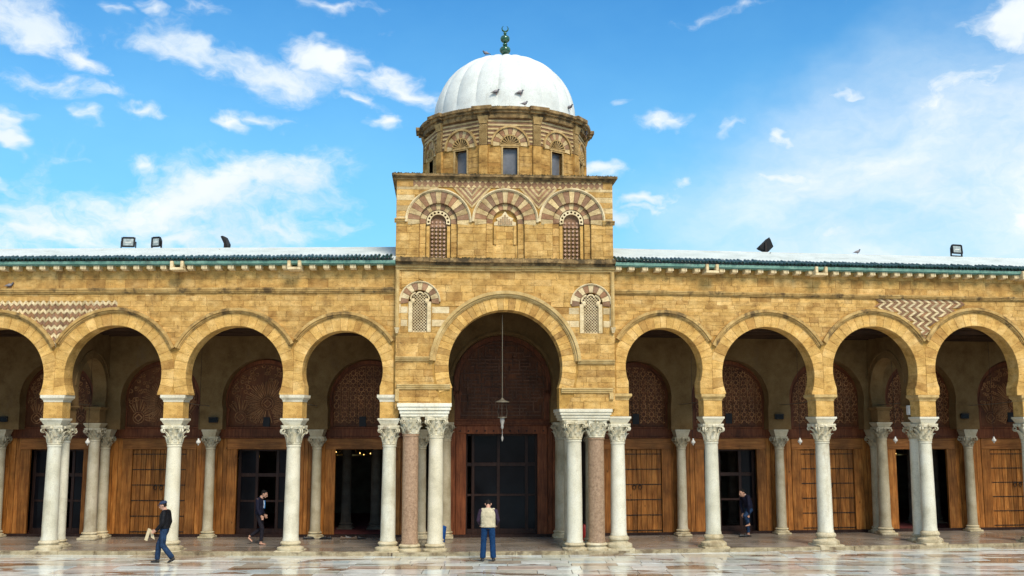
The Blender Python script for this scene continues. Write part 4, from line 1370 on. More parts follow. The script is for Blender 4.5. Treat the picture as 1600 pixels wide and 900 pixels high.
# triple blind arches with two rings of striped voussoirs
for i, (a, z, r) in enumerate(TA):
    ba = hood(a, z, r * 52 / 29.5, -.02, pi + .02, 0, 'blind_arch', M['cream'], tower, .075, .075, 36)
    voussoirs(ba, a, z, r, r * 48 / 29.5, -.13, pi + .13, 17, -.012, .088, ['fadedcream', 'redstone'], max(tb[i], a - r * 1.72), min(tb[i + 1], a + r * 1.72), .05)
    voussoirs(ba, a, z, r * 19.5 / 29.5, r * .985, -.13, pi + .13, 11, .078, .20, ['redstone', 'fadedcream'], None, None, .05)
    if i == 1:
        # ogee panel over a stone niche
        pn = MB().tone((.5, .5, .5))
        pn.prism([(a - .33, z - .10), (a + .33, z - .10), (a + .33, z + .0), (a + .22, z + .04), (a + .26, z + .12), (a + .12, z + .18), (a, z + .34), (a - .12, z + .18), (a - .26, z + .12), (a - .22, z + .04), (a - .33, z + .0)], .13, .172)
        og = pn.build('ogee_panel', M['cream'], ba)
        dm = MB()
        for q in range(-3, 4):
            for w_ in range(0, 5):
                x, zz = a + q * .062, z - .05 + w_ * .062
                if abs(x - a) + max(0, zz - z) * .9 < .21:
                    dm.tone().prism([(x, zz - .034), (x + .024, zz), (x, zz + .034), (x - .024, zz)], .118, .135)
        stuff(dm.build('diamond_inlay', M['redstone'], og))
        lay(ashlar(a - .34, a + .34, zT0 + .03, z - .11, .2, (.3, .45)), ba, 'voussoir', v0=.156, v1=.172, counter=[0])
        for s_ in (-1, 1):
            MB().tone().bbox(a + s_ * .30 - .045, a + s_ * .30 + .045, .115, .17, zT0 + .48, z - .11, .008).build('pilaster', M['sandstone'], ba)
            MB().tone().bbox(a + s_ * .36 - .05, a + s_ * .36 + .05, .125, .17, zT0, zT0 + .46, .008).build('pilaster', M['sandstone'], ba)
    else:
        q = r * 12.4 / 29.5
        wn_ = MB().tone((.6, .5, .5))
        # pierced white arch
        loops = [[(a + r * 18.6 / 29.5 * math.cos(t_), z + r * 18.6 / 29.5 * math.sin(t_)) for t_ in [(-.22 + (pi + .44) * j / 24) for j in range(25)]] + [(a + q * math.cos(t_), z + q * math.sin(t_)) for t_ in [(pi + .22 - (pi + .44) * j / 24) for j in range(25)]]]
        rm = r * 15.4 / 29.5
        for j in range(9):
            t_ = .02 + (pi - .04) * j / 8
            c = (a + rm * math.cos(t_), z + rm * math.sin(t_))
            loops.append([(c[0] + .036 * math.cos(s_), c[1] + .036 * math.sin(s_)) for s_ in [2 * pi * w_ / 8 for w_ in range(8)]])
        hprism(wn_, loops, .10, .19)
        pa = wn_.build('pierced_arch', M['cream'], ba)
        MB().tone((.3, .3, .3)).box(a - q * 1.6, a + q * 1.6, .215, .238, z - .15, z + r * .66).build('window_back', M['redstone'], pa)
        g_ = MB()
        s_ = q * 2 / 4
        zb_ = zT0 + .03
        x = a - q
        row = 0
        zz = zb_
        while zz < z - .02:
            for c in range(4):
                cx = a - q + s_ * (c + .5)
                g_.tone().cprism([(cx, zz + s_ * .14), (cx + s_ * .36, zz + s_ / 2), (cx, zz + s_ * .86), (cx - s_ * .36, zz + s_ / 2)], .19, .225, .006)
            zz += s_
        stuff(g_.build('diamond_lattice', M['pinkstone'], pa))
        sd = MB().tone((.6, .5, .5))
        for e in (-1, 1): sd.bbox(a + e * q * 1.32 - .05, a + e * q * 1.32 + .05, .15, .235, zT0, z - .1, .008)
        sd.build('jamb', M['voussoir'], ba)
# chevron bands between the arches
for i in (1, 2):
    x = tb[i]
    for j in range(4):
        ya = 326 - j * 9
        for half, mt in ((0, 'fadedcream'), (4.5, 'redstone')):
            za, zb_ = pz(ya - half), zfr0 - .01
            wd_ = .075
            if zb_ - za < .06: continue
            for s_ in (-1, 1):
                l = (zb_ - za) * .92
                poly = [(x, za), (x + s_ * l, zb_ - .0), (x + s_ * max(l - wd_ * 1.2, .0), zb_), (x, min(zb_, za + wd_))]
                if area(poly) < 0: poly = poly[::-1]
                if abs(area(poly)) < .003: continue
                MB().tone().cprism(poly, -.010 - .0, .02, .004).build('chevron', M[mt], tower)
# diamond frieze
fz = MB().tone((.3, .5, .5)).box(tu0 + .5, tu1 - .3, .0, .013, zfr0, zT1)
frz = fz.build('frieze', M['redstone'], tower)
n = 33
dw = (tu1 - .3 - tu0 - .5) / n
zm_ = (zfr0 + zT1) / 2
hh = (zT1 - zfr0) / 2
tri_u, tri_d, dia = None, None, None
for i in range(n):
    c = tu0 + .5 + dw * (i + .5)
    for s_ in (-1, 1):
        poly = [(c - dw / 2 + .012, zm_ + s_ * hh), (c + dw / 2 - .012, zm_ + s_ * hh), (c, zm_ + s_ * hh * .12)]
        if area(poly) < 0: poly = poly[::-1]
        MB().tone().cprism(poly, -.012, .004, .004).build('inlay_triangle', M['fadedcream'], frz)
# side mouldings and top cornice
for (x0, x1) in ((616.5, 634), (941, 960)):
    moulding(MB(), P.U(x0, 0, 340), P.U(x1, 0, 340), pz(350), pz(343.5), 0, .08).build('impost_moulding', M['mould'], tower)
mb = MB()
zq0, zq1 = pz(283), pz(272.5, -.15)
hq = zq1 - zq0
for a, b_, p in ((0, .3, .05), (.3, .55, .09), (.55, 1, .14)):
    mb.box(tu0 - p, tu1 + p, -p, TD + p, zq0 + hq * a, zq0 + hq * b_ - .002)
cor = mb.build('tower_cornice', M['lichen_and_shade'], tower)
# weeds and moss tufts on the ledges
def tufts(parent, u0, u1, v, z, n, h, name='moss'):
    mb = MB()
    for i in range(n):
        u, vv = RN.uniform(u0, u1), v + RN.uniform(-.08, .06)
        for j in range(RN.randint(2, 5)):
            a, l = RN.uniform(0, 2 * pi), h * RN.uniform(.3, 1)
            d = Vector((math.cos(a) * .6, math.sin(a) * .6, 1)) * l
            w_ = Vector((-math.sin(a), math.cos(a), 0)) * .012
            p = Vector((u, vv, z))
            mb.tone().add([p - w_, p + w_, p + d * .6 + w_ * .8, p + d, p + d * .6 - w_ * .8], [(0, 1, 2, 3, 4)])
    return stuff(mb.build(name, M['moss'], parent))
M['moss'] = plain('dry_moss', (.10, .095, .035), .9, var=.6, scale=12)
tufts(tower, tu0 - .1, tu1 + .1, -.08, zq1 - .01, 420, .045)
tufts(tower, uL, uR, -.16, zS1 - .005, 420, .05)

# ------------------------------------------------------------------ drum (ten-sided) and dome
DC = (P.U(789, TD / 2, 230), TD / 2)
DR = 2.70
zD0, zD1 = zq1 - .02, P.Z(789, 183, .5)
ap = DR * math.cos(pi / 10)
fw = DR * math.sin(pi / 10)
dr = MB().tone((.5, .5, .5))
dr.lathe([(DR - .30, zD0), (DR - .30, zD1)], DC[0], DC[1], 10, pi / 2 + pi / 10)
drum = dr.build('drum', M['plaster'], porch)
kd = 1600 / 33.2          # px per metre near the drum
wz0, wz1 = zD0 + .02, P.Z(789, 231, .5)
ar_z = P.Z(789, 229, .5)
def facet_parts():
    """one facet of the drum, drawn at the origin facing -y, at y = -ap"""
    out = []
    y = -ap
    ww = .225
    rs = .315
    wall = MB()
    hole = [(-ww, wz0 + .05), (ww, wz0 + .05), (ww, wz1), (-ww, wz1)]
    hprism(wall, [rect(-fw, fw, zD0, zD1), hole], y + .012, y + .28)
    # narrow recess for the shell
    out.append(('facet_wall', wall.mesh('facet_wall'), 'sandcore'))
    for poly in ashlar(-fw + .15, fw - .15, zD0, ar_z - .03, .18, (.25, .5), (), [(-ww - .06, ww + .06, zD0, 99)]):
        mb = MB().tone().cprism([(u * .995, z) for u, z in poly], y - .004 + RN.uniform(-.006, .006), y + .02, .008)
        out.append(('stone', mb.mesh('stone'), 'drumstone'))
    fr_ = MB().tone((.5, .3, .5))
    for b_ in ((-ww - .05, -ww, y - .015, y + .12, wz0, wz1 + .04), (ww, ww + .05, y - .015, y + .12, wz0, wz1 + .04), (-ww, ww, y - .015, y + .12, wz1, wz1 + .04)): fr_.box(*b_)
    out.append(('window_frame', fr_.mesh('window_frame'), 'drumlight'))
    out.append(('pane', MB().box(-ww, ww, y + .14, y + .15, wz0, wz1).mesh('pane'), 'window'))
    # shell head
    sh = MB().tone((.6, .5, .5))
    for j in range(9):
        t_ = pi * (j + .5) / 9
        l = rs
        p0 = (0, y + .01, ar_z + .05)
        p1 = (l * .80 * math.cos(t_), y - .02, ar_z + .05 + l * .80 * math.sin(t_))
        p2 = (l * .98 * math.cos(t_), y - .04, ar_z + .05 + l * .98 * math.sin(t_))
        sh.loft([(*p0, .012, .012), (*p1, .022, .02), (*p2, .034, .022)], (0, 1, 0), 6)
    sh.arc(0, ar_z + .05, rs * .9, rs * 1.02, 0, pi, y - .045, y + .02, 20)
    sh.box(-rs, rs, y - .03, y + .02, ar_z + .0, ar_z + .06)
    out.append(('shell', sh.mesh('shell', 40), 'drumlight'))
    sb = MB().arc(0, ar_z + .05, .01, rs * .92, 0, pi, y + .0, y + .011, 20)
    out.append(('shell_back', sb.mesh('shell_back'), 'lichen_and_shade'))  # dark colour stands in for the shade of a deep shell niche
    n = 11
    for j in range(n):
        a0, a1 = -.10 + (pi + .2) * j / n + .008, -.10 + (pi + .2) * (j + 1) / n - .008
        poly = [(rs * 1.03 * math.cos(t_), ar_z + .05 + rs * 1.03 * math.sin(t_)) for t_ in (a1, (a0 + a1) / 2, a0)] + [(rs * 1.72 * math.cos(t_), ar_z + .05 + rs * 1.72 * math.sin(t_)) for t_ in (a0, (a0 + a1) / 2, a1)]
        mb = MB().tone().cprism(poly, y - .022, y + .02, .007)
        out.append(('voussoir', mb.mesh('voussoir'), 'redstone' if j % 2 else 'fadedcream'))
    hd = MB().tone((.5, .5, .5)).arc(0, ar_z + .05, rs * 1.73, rs * 1.92, -.05, pi + .05, y - .07, y + .02, 26)
    out.append(('hood_moulding', hd.mesh('hood_moulding', 40), 'drumlight'))
    # striped spandrels
    z = ar_z + .06
    j = 0
    while z < zD1 - .02:
        for poly in ashlar(-fw + .14, fw - .14, z, z + .065, 1, (3, 3), ()):
            x = math.sqrt(max(0, (rs * 1.9) ** 2 - max(0, (z + .03 - ar_z - .05)) ** 2)) if z - ar_z < rs * 1.9 else 0
            for a, b_ in (((-fw + .14, -x), (x, fw - .14)) if x > .02 else ((-fw + .14, fw - .14),)):
                if b_ - a > .03:
                    mb = MB().tone().cprism(rect(a, b_, z + .004, z + .061), y - (.03 if j % 2 else .008), y + .02, .006)
                    out.append(('band', mb.mesh('band'), 'fadedcream' if j % 2 else 'redstone'))
        z += .065
        j += 1
    return out
fp = facet_parts()
def pil_parts():
    out = []
    y = -DR
    mb = MB().tone((.5, .6, .5)).bbox(-.14, .14, y - .03, y + .20, zD0, ar_z + .02, .012)
    out.append(('pilaster', mb.mesh('pilaster'), 'drumstone'))
    mb = MB().tone((.5, .6, .5)).bbox(-.13, .13, y - .015, y + .2, ar_z + .021, zD1 - .22, .01)
    out.append(('pilaster_panel', mb.mesh('pilaster_panel'), 'lichen_and_shade'))  # dark backing paints the shade inside the lattice holes
    lt = MB().tone((.6, .5, .5))
    z0_, z1_ = ar_z + .05, zD1 - .26
    for i in range(-8, 6):
        for s_ in (1, -1):
            x0 = s_ * (-.12 + i * .06)
            t0 = max(0, -.12 - x0 * s_) if True else 0
            t1 = min(z1_ - z0_, .12 - x0 * s_)
            if t1 - t0 > .03: lt.bar((x0 + s_ * t0, y - .02, z0_ + t0), (x0 + s_ * t1, y - .02, z0_ + t1), .018, .02)
    out.append(('pilaster_lattice', lt.mesh('pilaster_lattice'), 'drumlight'))
    c = MB().tone((.5, .5, .5))
    frustum(c, .12, .10, .17, .16, 0, .22)
    c.v = [(x, yy + y + .06, zz + zD1 - .22) for x, yy, zz in c.v]
    out.append(('pilaster_capital', c.mesh('pilaster_capital'), 'drumlight'))
    # cornice breaks forward over the pilaster
    b_ = MB()
    hc = P.Z(789, 167, .3) - zD1
    for a, e, p in ((0, .3, .02), (.3, .6, .12), (.6, 1, .20)):
        b_.bbox(-.20 - p * .6, .20 + p * .6, y - .07 - p, y + .3, zD1 + hc * a, zD1 + hc * e + .012, .008)
    out.append(('cornice_break', b_.mesh('cornice_break'), 'lichen_and_shade'))
    return out
pp_ = pil_parts()
for k in range(10):
    for nm, me, mt in fp: 
        if 3 <= k <= 7 and nm not in ('facet_wall', 'pane'): continue
        link(nm, me, M[mt], drum, (DC[0], DC[1], 0), (0, 0, k * 2 * pi / 10))
    for nm, me, mt in pp_:
        link(nm, me, M[mt], drum, (DC[0], DC[1], 0), (0, 0, (k + .5) * 2 * pi / 10))
hc = P.Z(789, 167, .3) - zD1
cn = MB()
cn.lathe([(DR - .25, zD1 - .06), (DR + .03, zD1 - .06), (DR + .05, zD1), (DR + .05, zD1 + hc * .3), (DR + .11, zD1 + hc * .36), (DR + .11, zD1 + hc * .6), (DR + .17, zD1 + hc * .66), (DR + .17, zD1 + hc), (DR - .3, zD1 + hc + .02)], DC[0], DC[1], 40, pi / 2 + pi / 10)
cn.build('drum_cornice', M['lichen_and_shade'], drum, 30)
mb = MB()
for i in range(420):
    a = RN.uniform(0, 2 * pi)
    u, v = DC[0] + (DR + RN.uniform(-.1, .13)) * math.cos(a), DC[1] + (DR + RN.uniform(-.1, .13)) * math.sin(a)
    for j in range(3):
        b_, l = RN.uniform(0, 2 * pi), RN.uniform(.015, .05)
        p = Vector((u, v, zD1 + hc))
        d = Vector((math.cos(b_) * .6, math.sin(b_) * .6, 1)) * l
        w_ = Vector((-math.sin(b_), math.cos(b_), 0)) * .014
        mb.tone().add([p - w_, p + w_, p + d], [(0, 1, 2)])
stuff(mb.build('moss', M['moss'], drum))
# dome
zV = P.Z(789, 84.5, TD / 2)
zA = zV - .20
zB = zD1 + hc
RD = 2.40
dome = MB().tone((.5, .5, .5))
NS, NR = 240, 44
vs, fs = [], []
for i in range(NR + 1):
    t_ = i / NR
    if t_ < .18:
        q = t_ / .18
        z = zB - .10 + q * .42
        r = RD * (1.005 - .012 * q)
        amp = .0 if q < .55 else .02 * (q - .55) / .45
    else:
        a = (t_ - .18) / .82 * pi / 2
        z = zB + .32 + (zA - zB - .32) * math.sin(a)
        r = RD * .993 * max(max(math.cos(a), 0.0) ** .90, .004)
        amp = .020 + .022 * math.sin(a)
    for j in range(NS):
        th = 2 * pi * j / NS
        f = 1 - amp * (1 - abs(math.cos(10 * th)) ** .65)
        vs.append((DC[0] + r * f * math.cos(th), DC[1] + r * f * math.sin(th), z - (.05 * amp / .06 * (1 - abs(math.cos(10 * th))) if t_ > .6 else 0)))
for i in range(NR):
    fs += [(i * NS + j, i * NS + (j + 1) % NS, (i + 1) * NS + (j + 1) % NS, (i + 1) * NS + j) for j in range(NS)]
fs.append(tuple(range(NR * NS, NR * NS + NS)))
dome.add(vs, fs)
dm_ = dome.build('dome', M['white'], porch, 30)
fn = MB()
z = zV
def bead(zc, r, h, n=8): return [(max(r * math.cos(a), .02), z + zc + h * math.sin(a)) for a in [-1.25 + 2.5 * i / n for i in range(n + 1)]]
fn.lathe([(.12, zA - .05), (.12, z - .03)] + bead(.13, .19, .15) + bead(.33, .085, .06, 6) + bead(.53, .165, .14) + bead(.73, .058, .055, 6) + [(.02, z + .80)], DC[0], DC[1], 20)
fin_ = fn.build('finial', M['finial'], dm_, 50)
cr = MB()
cz_ = z + .90
cr.loft([(DC[0] + .105 * math.cos(a), DC[1], cz_ + .105 * math.sin(a), w_, w_ * .8) for a, w_ in [(pi * .5 + .55 + (2 * pi - 1.1) * i / 20, .008 + .03 * math.sin(pi * i / 20)) for i in range(21)]], (0, 1, 0), 8)
cr.build('crescent', M['finial'], fin_, 50)

# ------------------------------------------------------------------ lamps, lantern, chandeliers
def at3(fr, px, py, v): 
    u, z = fr.at(px, py, v)
    return u, z
u, z1_ = P.at(785, 492, .35)
_, zs_ = P.at(785, 628, .35)
_, zg_ = P.at(785, 662, .35)
_, ze_ = P.at(785, 692, .35)
lan = thing('hanging_lantern', 'brass and glass lantern hanging on a long chain in the porch arch', 'lantern', P.world(u, .35, 0), P.a)
MB().tube([(0, 0, zs_), (0, 0, z1_)], .012, 6).build('chain', M['oldbrass'], lan, 50)
MB().lathe([(.02, zs_ + .12), (.05, zs_ + .08), (.09, zs_ + .05), (.20, zs_ + .01), (.21, zs_ - .01), (.03, zs_ + .03)], n=24).build('canopy', M['oldbrass'], lan, 40)
for k in range(3):
    a = 2 * pi * k / 3 + .4
    MB().tube([(.12 * math.cos(a), .12 * math.sin(a), zs_), (.16 * math.cos(a), .16 * math.sin(a), (zs_ + zg_) / 2), (.13 * math.cos(a), .13 * math.sin(a), zg_ + .20)], .004, 5).build('hanger', M['oldbrass'], lan, 50)
MB().lathe([(.13, zg_ + .20), (.14, zg_ + .18), (.10, zg_ + .165)], n=20).build('rim', M['oldbrass'], lan, 40)
MB().lathe([(.07, zg_ + .165), (.07, zg_ + .08), (.035, zg_ - .04), (.045, zg_ - .10), (.02, zg_ - .16)], n=16).build('glass', M['lampd'], lan, 40)
MB().lathe([(.005, zg_ - .16), (.008, zg_ - .34), (.03, zg_ - .40), (.035, zg_ - .44), (.008, zg_ - .52)], n=12).build('pendant', M['lampd'], lan, 40)
for (fr, px, py, where) in ((L, 137, 690, 'before the leftmost glazed doorway'), (L, 310, 690, 'beside the closed door behind the walking man'), (Rr, 1083, 690, 'beside the closed door right of the porch'),
                          (Rr, 1250, 689, 'before the closed door with the white column in front'), (Rr, 1399, 687, 'before the dark open doorway at right'), (Rr, 1553, 687, 'before the far right closed door')):
    v = 2.3
    u, z = fr.at(px, py, v)
    t_ = thing('hanging_lamp', 'small milky glass lamp hanging ' + where, 'lamp', fr.world(u, v, 0), fr.a, 'glass lamps hanging in the gallery')
    MB().tube([(0, 0, z + .1), (0, 0, 6.62)], .006, 5).build('cord', M['iron'], t_, 50)
    MB().lathe([(.025, z + .10), (.028, z + .06), (.074, z + .0), (.07, z - .04), (.025, z - .08), (.008, z - .12)], n=16).build('globe', M['lamp'], t_, 40)
def chandelier(fr, px, py, v, r, n, label, grp='lit chandeliers in the hall'):
    u, z = fr.at(px, py, v)
    c = thing('chandelier', label, 'chandelier', fr.world(u, v, 0), fr.a, grp)
    mb = MB()
    mb.loft([(r * math.cos(a), r * math.sin(a), z, .02, .02) for a in [2 * pi * i / 24 for i in range(25)]], (0, 0, 1), 6)
    mb.tube([(0, 0, z + .6), (0, 0, 4.6)], .012, 5)
    for k in range(4): mb.tube([(r * math.cos(k * pi / 2), r * math.sin(k * pi / 2), z), (0, 0, z + .6)], .008, 5)
    mb.build('ring', M['brass'], c, 50)
    for k in range(n):
        a = 2 * pi * k / n + .3
        MB().ball((r * math.cos(a), r * math.sin(a), z + .06 + RN.uniform(-.06, .06)), .014, .014, .02, 8, 6).build('bulb', M['bulb'], c, 60)
chandelier(L, 552, 711, VB + 3.5, .62, 6, 'lit brass chandelier inside the dark open doorway left of the porch')
chandelier(L, 383, 716, VB + 3.8, .5, 5, 'single row of lit bulbs inside the doorway behind the barefoot man')
chandelier(P, 838, 694, VB + 2.5, .42, 12, 'glittering chandelier seen behind the right jamb of the central doorway')
chandelier(Rr, 1403, 710, VB + 3.5, .5, 5, 'lit bulbs inside the dark open doorway right of the porch')
# small wall lights above the wall columns
for fr, px, py, wh in ((L, 4, 656, 'at the left edge'), (L, 333, 657, 'above the column left of the barefoot man'), (Rr, 1218, 652, 'between two lunettes right of the porch'), (Rr, 1508, 651, 'before the last bay on the right')):
    u, z = fr.at(px, py, VB - .55)
    t_ = thing('wall_light', 'small dark box light on the gallery wall ' + wh, 'wall light', fr.world(u, VB - .54, z), fr.a, 'box lights on the gallery wall')
    MB().bbox(-.15, .15, -.02, .055, -.07, .08, .01).build('housing', M['black'], t_)
    MB().box(-.12, .12, -.035, -.019, -.05, .05).build('diffuser', M['glass'], t_)
    MB().prism([(-.16, .081), (.16, .081), (.13, .11), (-.13, .11)], -.06, .055).build('hood', M['iron'], t_)
u, z = Rr.at(1424, 641, .62)
t_ = thing('loudspeaker', 'small white box loudspeaker on the pier of the cross arch at right', 'loudspeaker', Rr.world(u, .62, z), Rr.a)
MB().bbox(-.13, .13, -.09, .09, -.15, .15, .015).build('cabinet', M['lamp'], t_)
MB().box(-.10, .10, -.098, -.0905, -.12, .12).build('grille', M['lens'], t_)

# ------------------------------------------------------------------ floodlights
def floodlight(fr, px, py, v, w_, h, yaw, tilt, label, dp=.16):
    u, z = fr.at(px, py, v)
    t_ = thing('floodlight', label, 'floodlight', fr.world(u, v, z), fr.a + yaw, 'floodlights on the roof ridge')
    def tl(mb):
        c, s_ = math.cos(tilt), math.sin(tilt)
        mb.v = [(x, y * c - zz * s_, y * s_ + zz * c) for x, y, zz in mb.v]
        return mb
    b_ = MB()
    frustum(b_, w_ / 2, h / 2, w_ * .30, h * .30, 0, dp)
    b_.v = [(x, zz, y) for x, y, zz in b_.v]
    b_.box(-w_ / 2, w_ / 2, -.04, .0, -h / 2, h / 2)
    tl(b_).build('housing', M['black'], t_)
    tl(MB().box(-w_ * .40, w_ * .40, -.048, -.0405, -h * .37, h * .37)).build('lens', M['lens'], t_)
    tl(MB().box(-w_ * .26, w_ * .26, -.053, -.0485, -h * .06, h * .02)).build('lamp_tube', M['lamp'], t_)
    fr_ = MB()
    for x in (-1, 1):
        fr_.box(x * w_ / 2 - .02, x * w_ / 2 + .02, -.07, -.041, -h / 2, h / 2)
        fr_.box(-w_ / 2 + .021, w_ / 2 - .021, -.065, -.041, x * h / 2 - .018, x * h / 2 + .018)
    tl(fr_).build('bezel', M['black'], t_)
    br = MB()
    for x in (-1, 1): br.box(x * (w_ / 2 + .03) - .012, x * (w_ / 2 + .03) + .012, -.03, .03, -h / 2 - .06, .03)
    br.box(-w_ / 2 - .04, w_ / 2 + .04, -.03, .03, -h / 2 - .09, -h / 2 - .06)
    br.box(-.05, .05, -.05, .05, -h / 2 - .16, -h / 2 - .09)
    br.build('bracket', M['iron'], t_)
    MB().tube([(.0, .06, -h / 2 - .12), (.12, .10, -h / 2 - .17), (.35, .05, -h / 2 - .16), (.7, .0, -h / 2 - .165)], .012, 5).build('cable', M['black'], t_, 60)
floodlight(L, 201, 379, 2.35, .40, .31, .12, -.12, 'large square floodlight with pale glass on the left roof ridge')
floodlight(L, 245, 378.5, 2.35, .29, .31, -.25, -.05, 'smaller dark floodlight beside the large one on the left roof')
floodlight(L, 354, 378, 2.35, .30, .40, -pi / 2, .45, 'thin dark floodlight seen edge on, leaning on the left roof', .07)
floodlight(Rr, 1194, 382, 2.35, .36, .46, -pi / 2 - .1, -.80, 'dark triangular floodlight tilted skyward on the right roof', .26)
floodlight(Rr, 1494, 390, 2.35, .38, .30, .15, -.1, 'square floodlight with glass on the far right roof ridge')
# ------------------------------------------------------------------ pigeons
def pigeon_meshes():
    b_ = MB()
    b_.loft([(-.13, 0, .10, .018, .016), (-.08, 0, .105, .045, .04), (-.01, 0, .12, .062, .058), (.05, 0, .145, .055, .056), (.085, 0, .185, .034, .036), (.10, 0, .215, .027, .028), (.112, 0, .232, .012, .012)], (0, 1, 0), 10)
    b_.ball((.105, 0, .222), .034, .027, .028, 10, 7)
    body = b_.mesh('body', 60)
    wg = MB().loft([(.05, .05, .15, .012, .035), (-.02, .062, .135, .014, .05), (-.10, .045, .11, .010, .03), (-.17, .025, .092, .004, .01)], (0, 1, 0), 8).mesh('wing', 60)
    tail = MB().loft([(-.10, 0, .105, .03, .012), (-.17, 0, .085, .04, .008), (-.22, 0, .07, .045, .006)], (0, 1, 0), 8).mesh('tail', 60)
    beak = MB().loft([(.133, 0, .222, .009, .008), (.165, 0, .212, .002, .002)], (0, 1, 0), 6).mesh('beak', 60)
    leg = MB().tube([(.01, .02, .08), (.015, .022, .01), (.045, .022, .004)], .006, 5).mesh('leg', 60)
    return body, wg, tail, beak, leg
PG = pigeon_meshes()
def pigeon(loc, rz, label, pale=False, s_=.78, pitch=0.0):
    t_ = thing('pigeon', label, 'bird', loc, rz, 'pigeons on the roofs')
    t_.scale = (s_, s_, s_)
    t_.rotation_euler = (0, pitch, rz)
    link('body', PG[0], M['pigeon'], t_)
    for k in (1, -1):
        w_ = link('wing', PG[1], M['pigeonl'], t_); w_.scale = (1, k, 1)
        l = link('leg', PG[4], M['pigeonfoot'], t_); l.scale = (1, k, 1)
    link('tail', PG[2], M['pigeon'], t_)
    link('beak', PG[3], M['pigeonfoot'], t_)
M['pigeonfoot'] = plain('pigeon_foot', (.35, .12, .09), .6)
def dome_hit(px, py):
    """point of the dome seen at a pixel (world coordinates)"""
    c = P.world(DC[0], DC[1])
    d = pxdir(px, py)
    t_ = 25.0
    while t_ < 36:
        p = Vector((0, 0, CAMZ)) + d * t_
        r = math.hypot(p.x - c.x, p.y - c.y)
        if p.z < zB + .32: rr = RD
        elif p.z < zA: rr = RD * .993 * max(1 - ((p.z - zB - .32) / (zA - zB - .32)) ** 2, 0) ** .45
        else: rr = 0
        if r < rr: return p
        t_ += .01
    return None
def fallback(px, py):
    c = P.world(DC[0], DC[1])
    d = pxdir(px, py)
    return Vector((0, 0, CAMZ)) + d * (c.y / d.y)
p = fallback(759, 83); pigeon(p + Vector((0, 0, -.10)), pi, 'pigeon standing on the dome top left of the green finial')
for px, py, rz, lb_ in ((775, 146, 0, 'dark pigeon on the dome front, left of the pair'), (813, 147, 0, 'pale pigeon on the dome front, right of the pair')):
    q = dome_hit(px, py)
    if q is not None: pigeon(q + Vector((0, -.03, -.05)), rz + .2, lb_)
e = P.world(*(lambda a: (a, .22))(P.U(820, .22, 165)), zB + .0)
pigeon(e, .6, 'small pigeon on the drum cornice below the dome, right of centre')
q = dome_hit(888, 170)
pigeon((q if q is not None else fallback(890, 172)) + Vector((.05, -.05, -.06)), -.5, 'dark pigeon at the right shoulder of the dome')
u_ = P.U(915, 2.2, 208); pigeon(P.world(u_, 2.2, P.Z(915, 214, 2.2)), -1.2, 'pigeon perched on the right end of the drum cornice')
u_, z_ = L.at(15, 450, -.06); pigeon(L.world(u_, -.06, zL_str if False else L.Z(366, 450)), .4, 'pigeon sitting on the string course at the far left')
u_, z_ = Rr.at(1340, 397, 2.35); pigeon(Rr.world(u_, 2.35, Rr.Z(1200, 394, 2.35) - .01), .2, 'pigeon standing on the right roof ridge')

# ------------------------------------------------------------------ people
def cloth(name, col, rough=.8, var=.25, scale=14):
    m, t, b = base_mat(name)
    v = coords(t, True)
    n1 = t.noise(v, scale, 5, .6)
    c = t.mix(1.0, (*col, 1), t.ramp(n1, [(.3, 1 - var), (.7, 1 + var)]), 'MULTIPLY')
    t.t.links.new(c, b.inputs['Base Color'])
    b.inputs['Roughness'].default_value = rough
    b.inputs['Specular IOR Level'].default_value = .15
    bump(t, b, t.noise(t.scale(v, 1, 1, 2.2), 9, 4, .5), .5, .03)
    return m
M['skin'] = plain('skin', (.50, .27, .18), .5, var=.08)
M['hair'] = plain('dark_hair', (.010, .008, .007), .75, 0, .15, var=.4, scale=40)
M['jeans'] = cloth('blue_jeans', (.007, .034, .10), .85)
M['jeans2'] = cloth('faded_jeans', (.016, .036, .08), .85, .5)
M['vest'] = cloth('beige_vest', (.50, .44, .30), .85)
M['purple'] = cloth('dark_purple_sleeve', (.035, .022, .040), .8)
M['blackj'] = cloth('black_leather', (.008, .008, .010), .5)
M['navy'] = cloth('navy_tracksuit', (.009, .010, .024), .7)
M['darkp'] = cloth('dark_trousers', (.016, .014, .020), .8)
M['cap'] = cloth('blue_cap', (.028, .042, .085), .8)
M['shoe'] = plain('dark_shoe', (.015, .014, .015), .5)
M['whitecloth'] = cloth('white_stripe', (.62, .68, .74), .7, .1)
M['bluestripe'] = cloth('blue_stripe', (.02, .20, .55), .7, .1)
M['card'] = plain('beige_card', (.55, .45, .28), .8)

def remesh(mb, name, mat, parent, vox=.012, it=4):
    me = mb.mesh(name)
    o = bpy.data.objects.new('tmp', me)
    COL.objects.link(o)
    r = o.modifiers.new('r', 'REMESH'); r.mode = 'VOXEL'; r.voxel_size = vox
    s_ = o.modifiers.new('s', 'SMOOTH'); s_.factor = .5; s_.iterations = it
    dg = bpy.context.evaluated_depsgraph_get()
    dg.update()
    ne = bpy.data.meshes.new_from_object(o.evaluated_get(dg))
    bpy.data.objects.remove(o)
    bpy.data.meshes.remove(me)
    ne.name = name
    ne.materials.clear()
    ne.polygons.foreach_set('use_smooth', [True] * len(ne.polygons))
    return link(name, ne, mat, parent)

def limb(mb, pts, rs, side=(0, 1, 0), n=12):
    mb.loft([(*p, r[0], r[1]) for p, r in zip(pts, [(x, x) if not isinstance(x, tuple) else x for x in rs])], side, n)

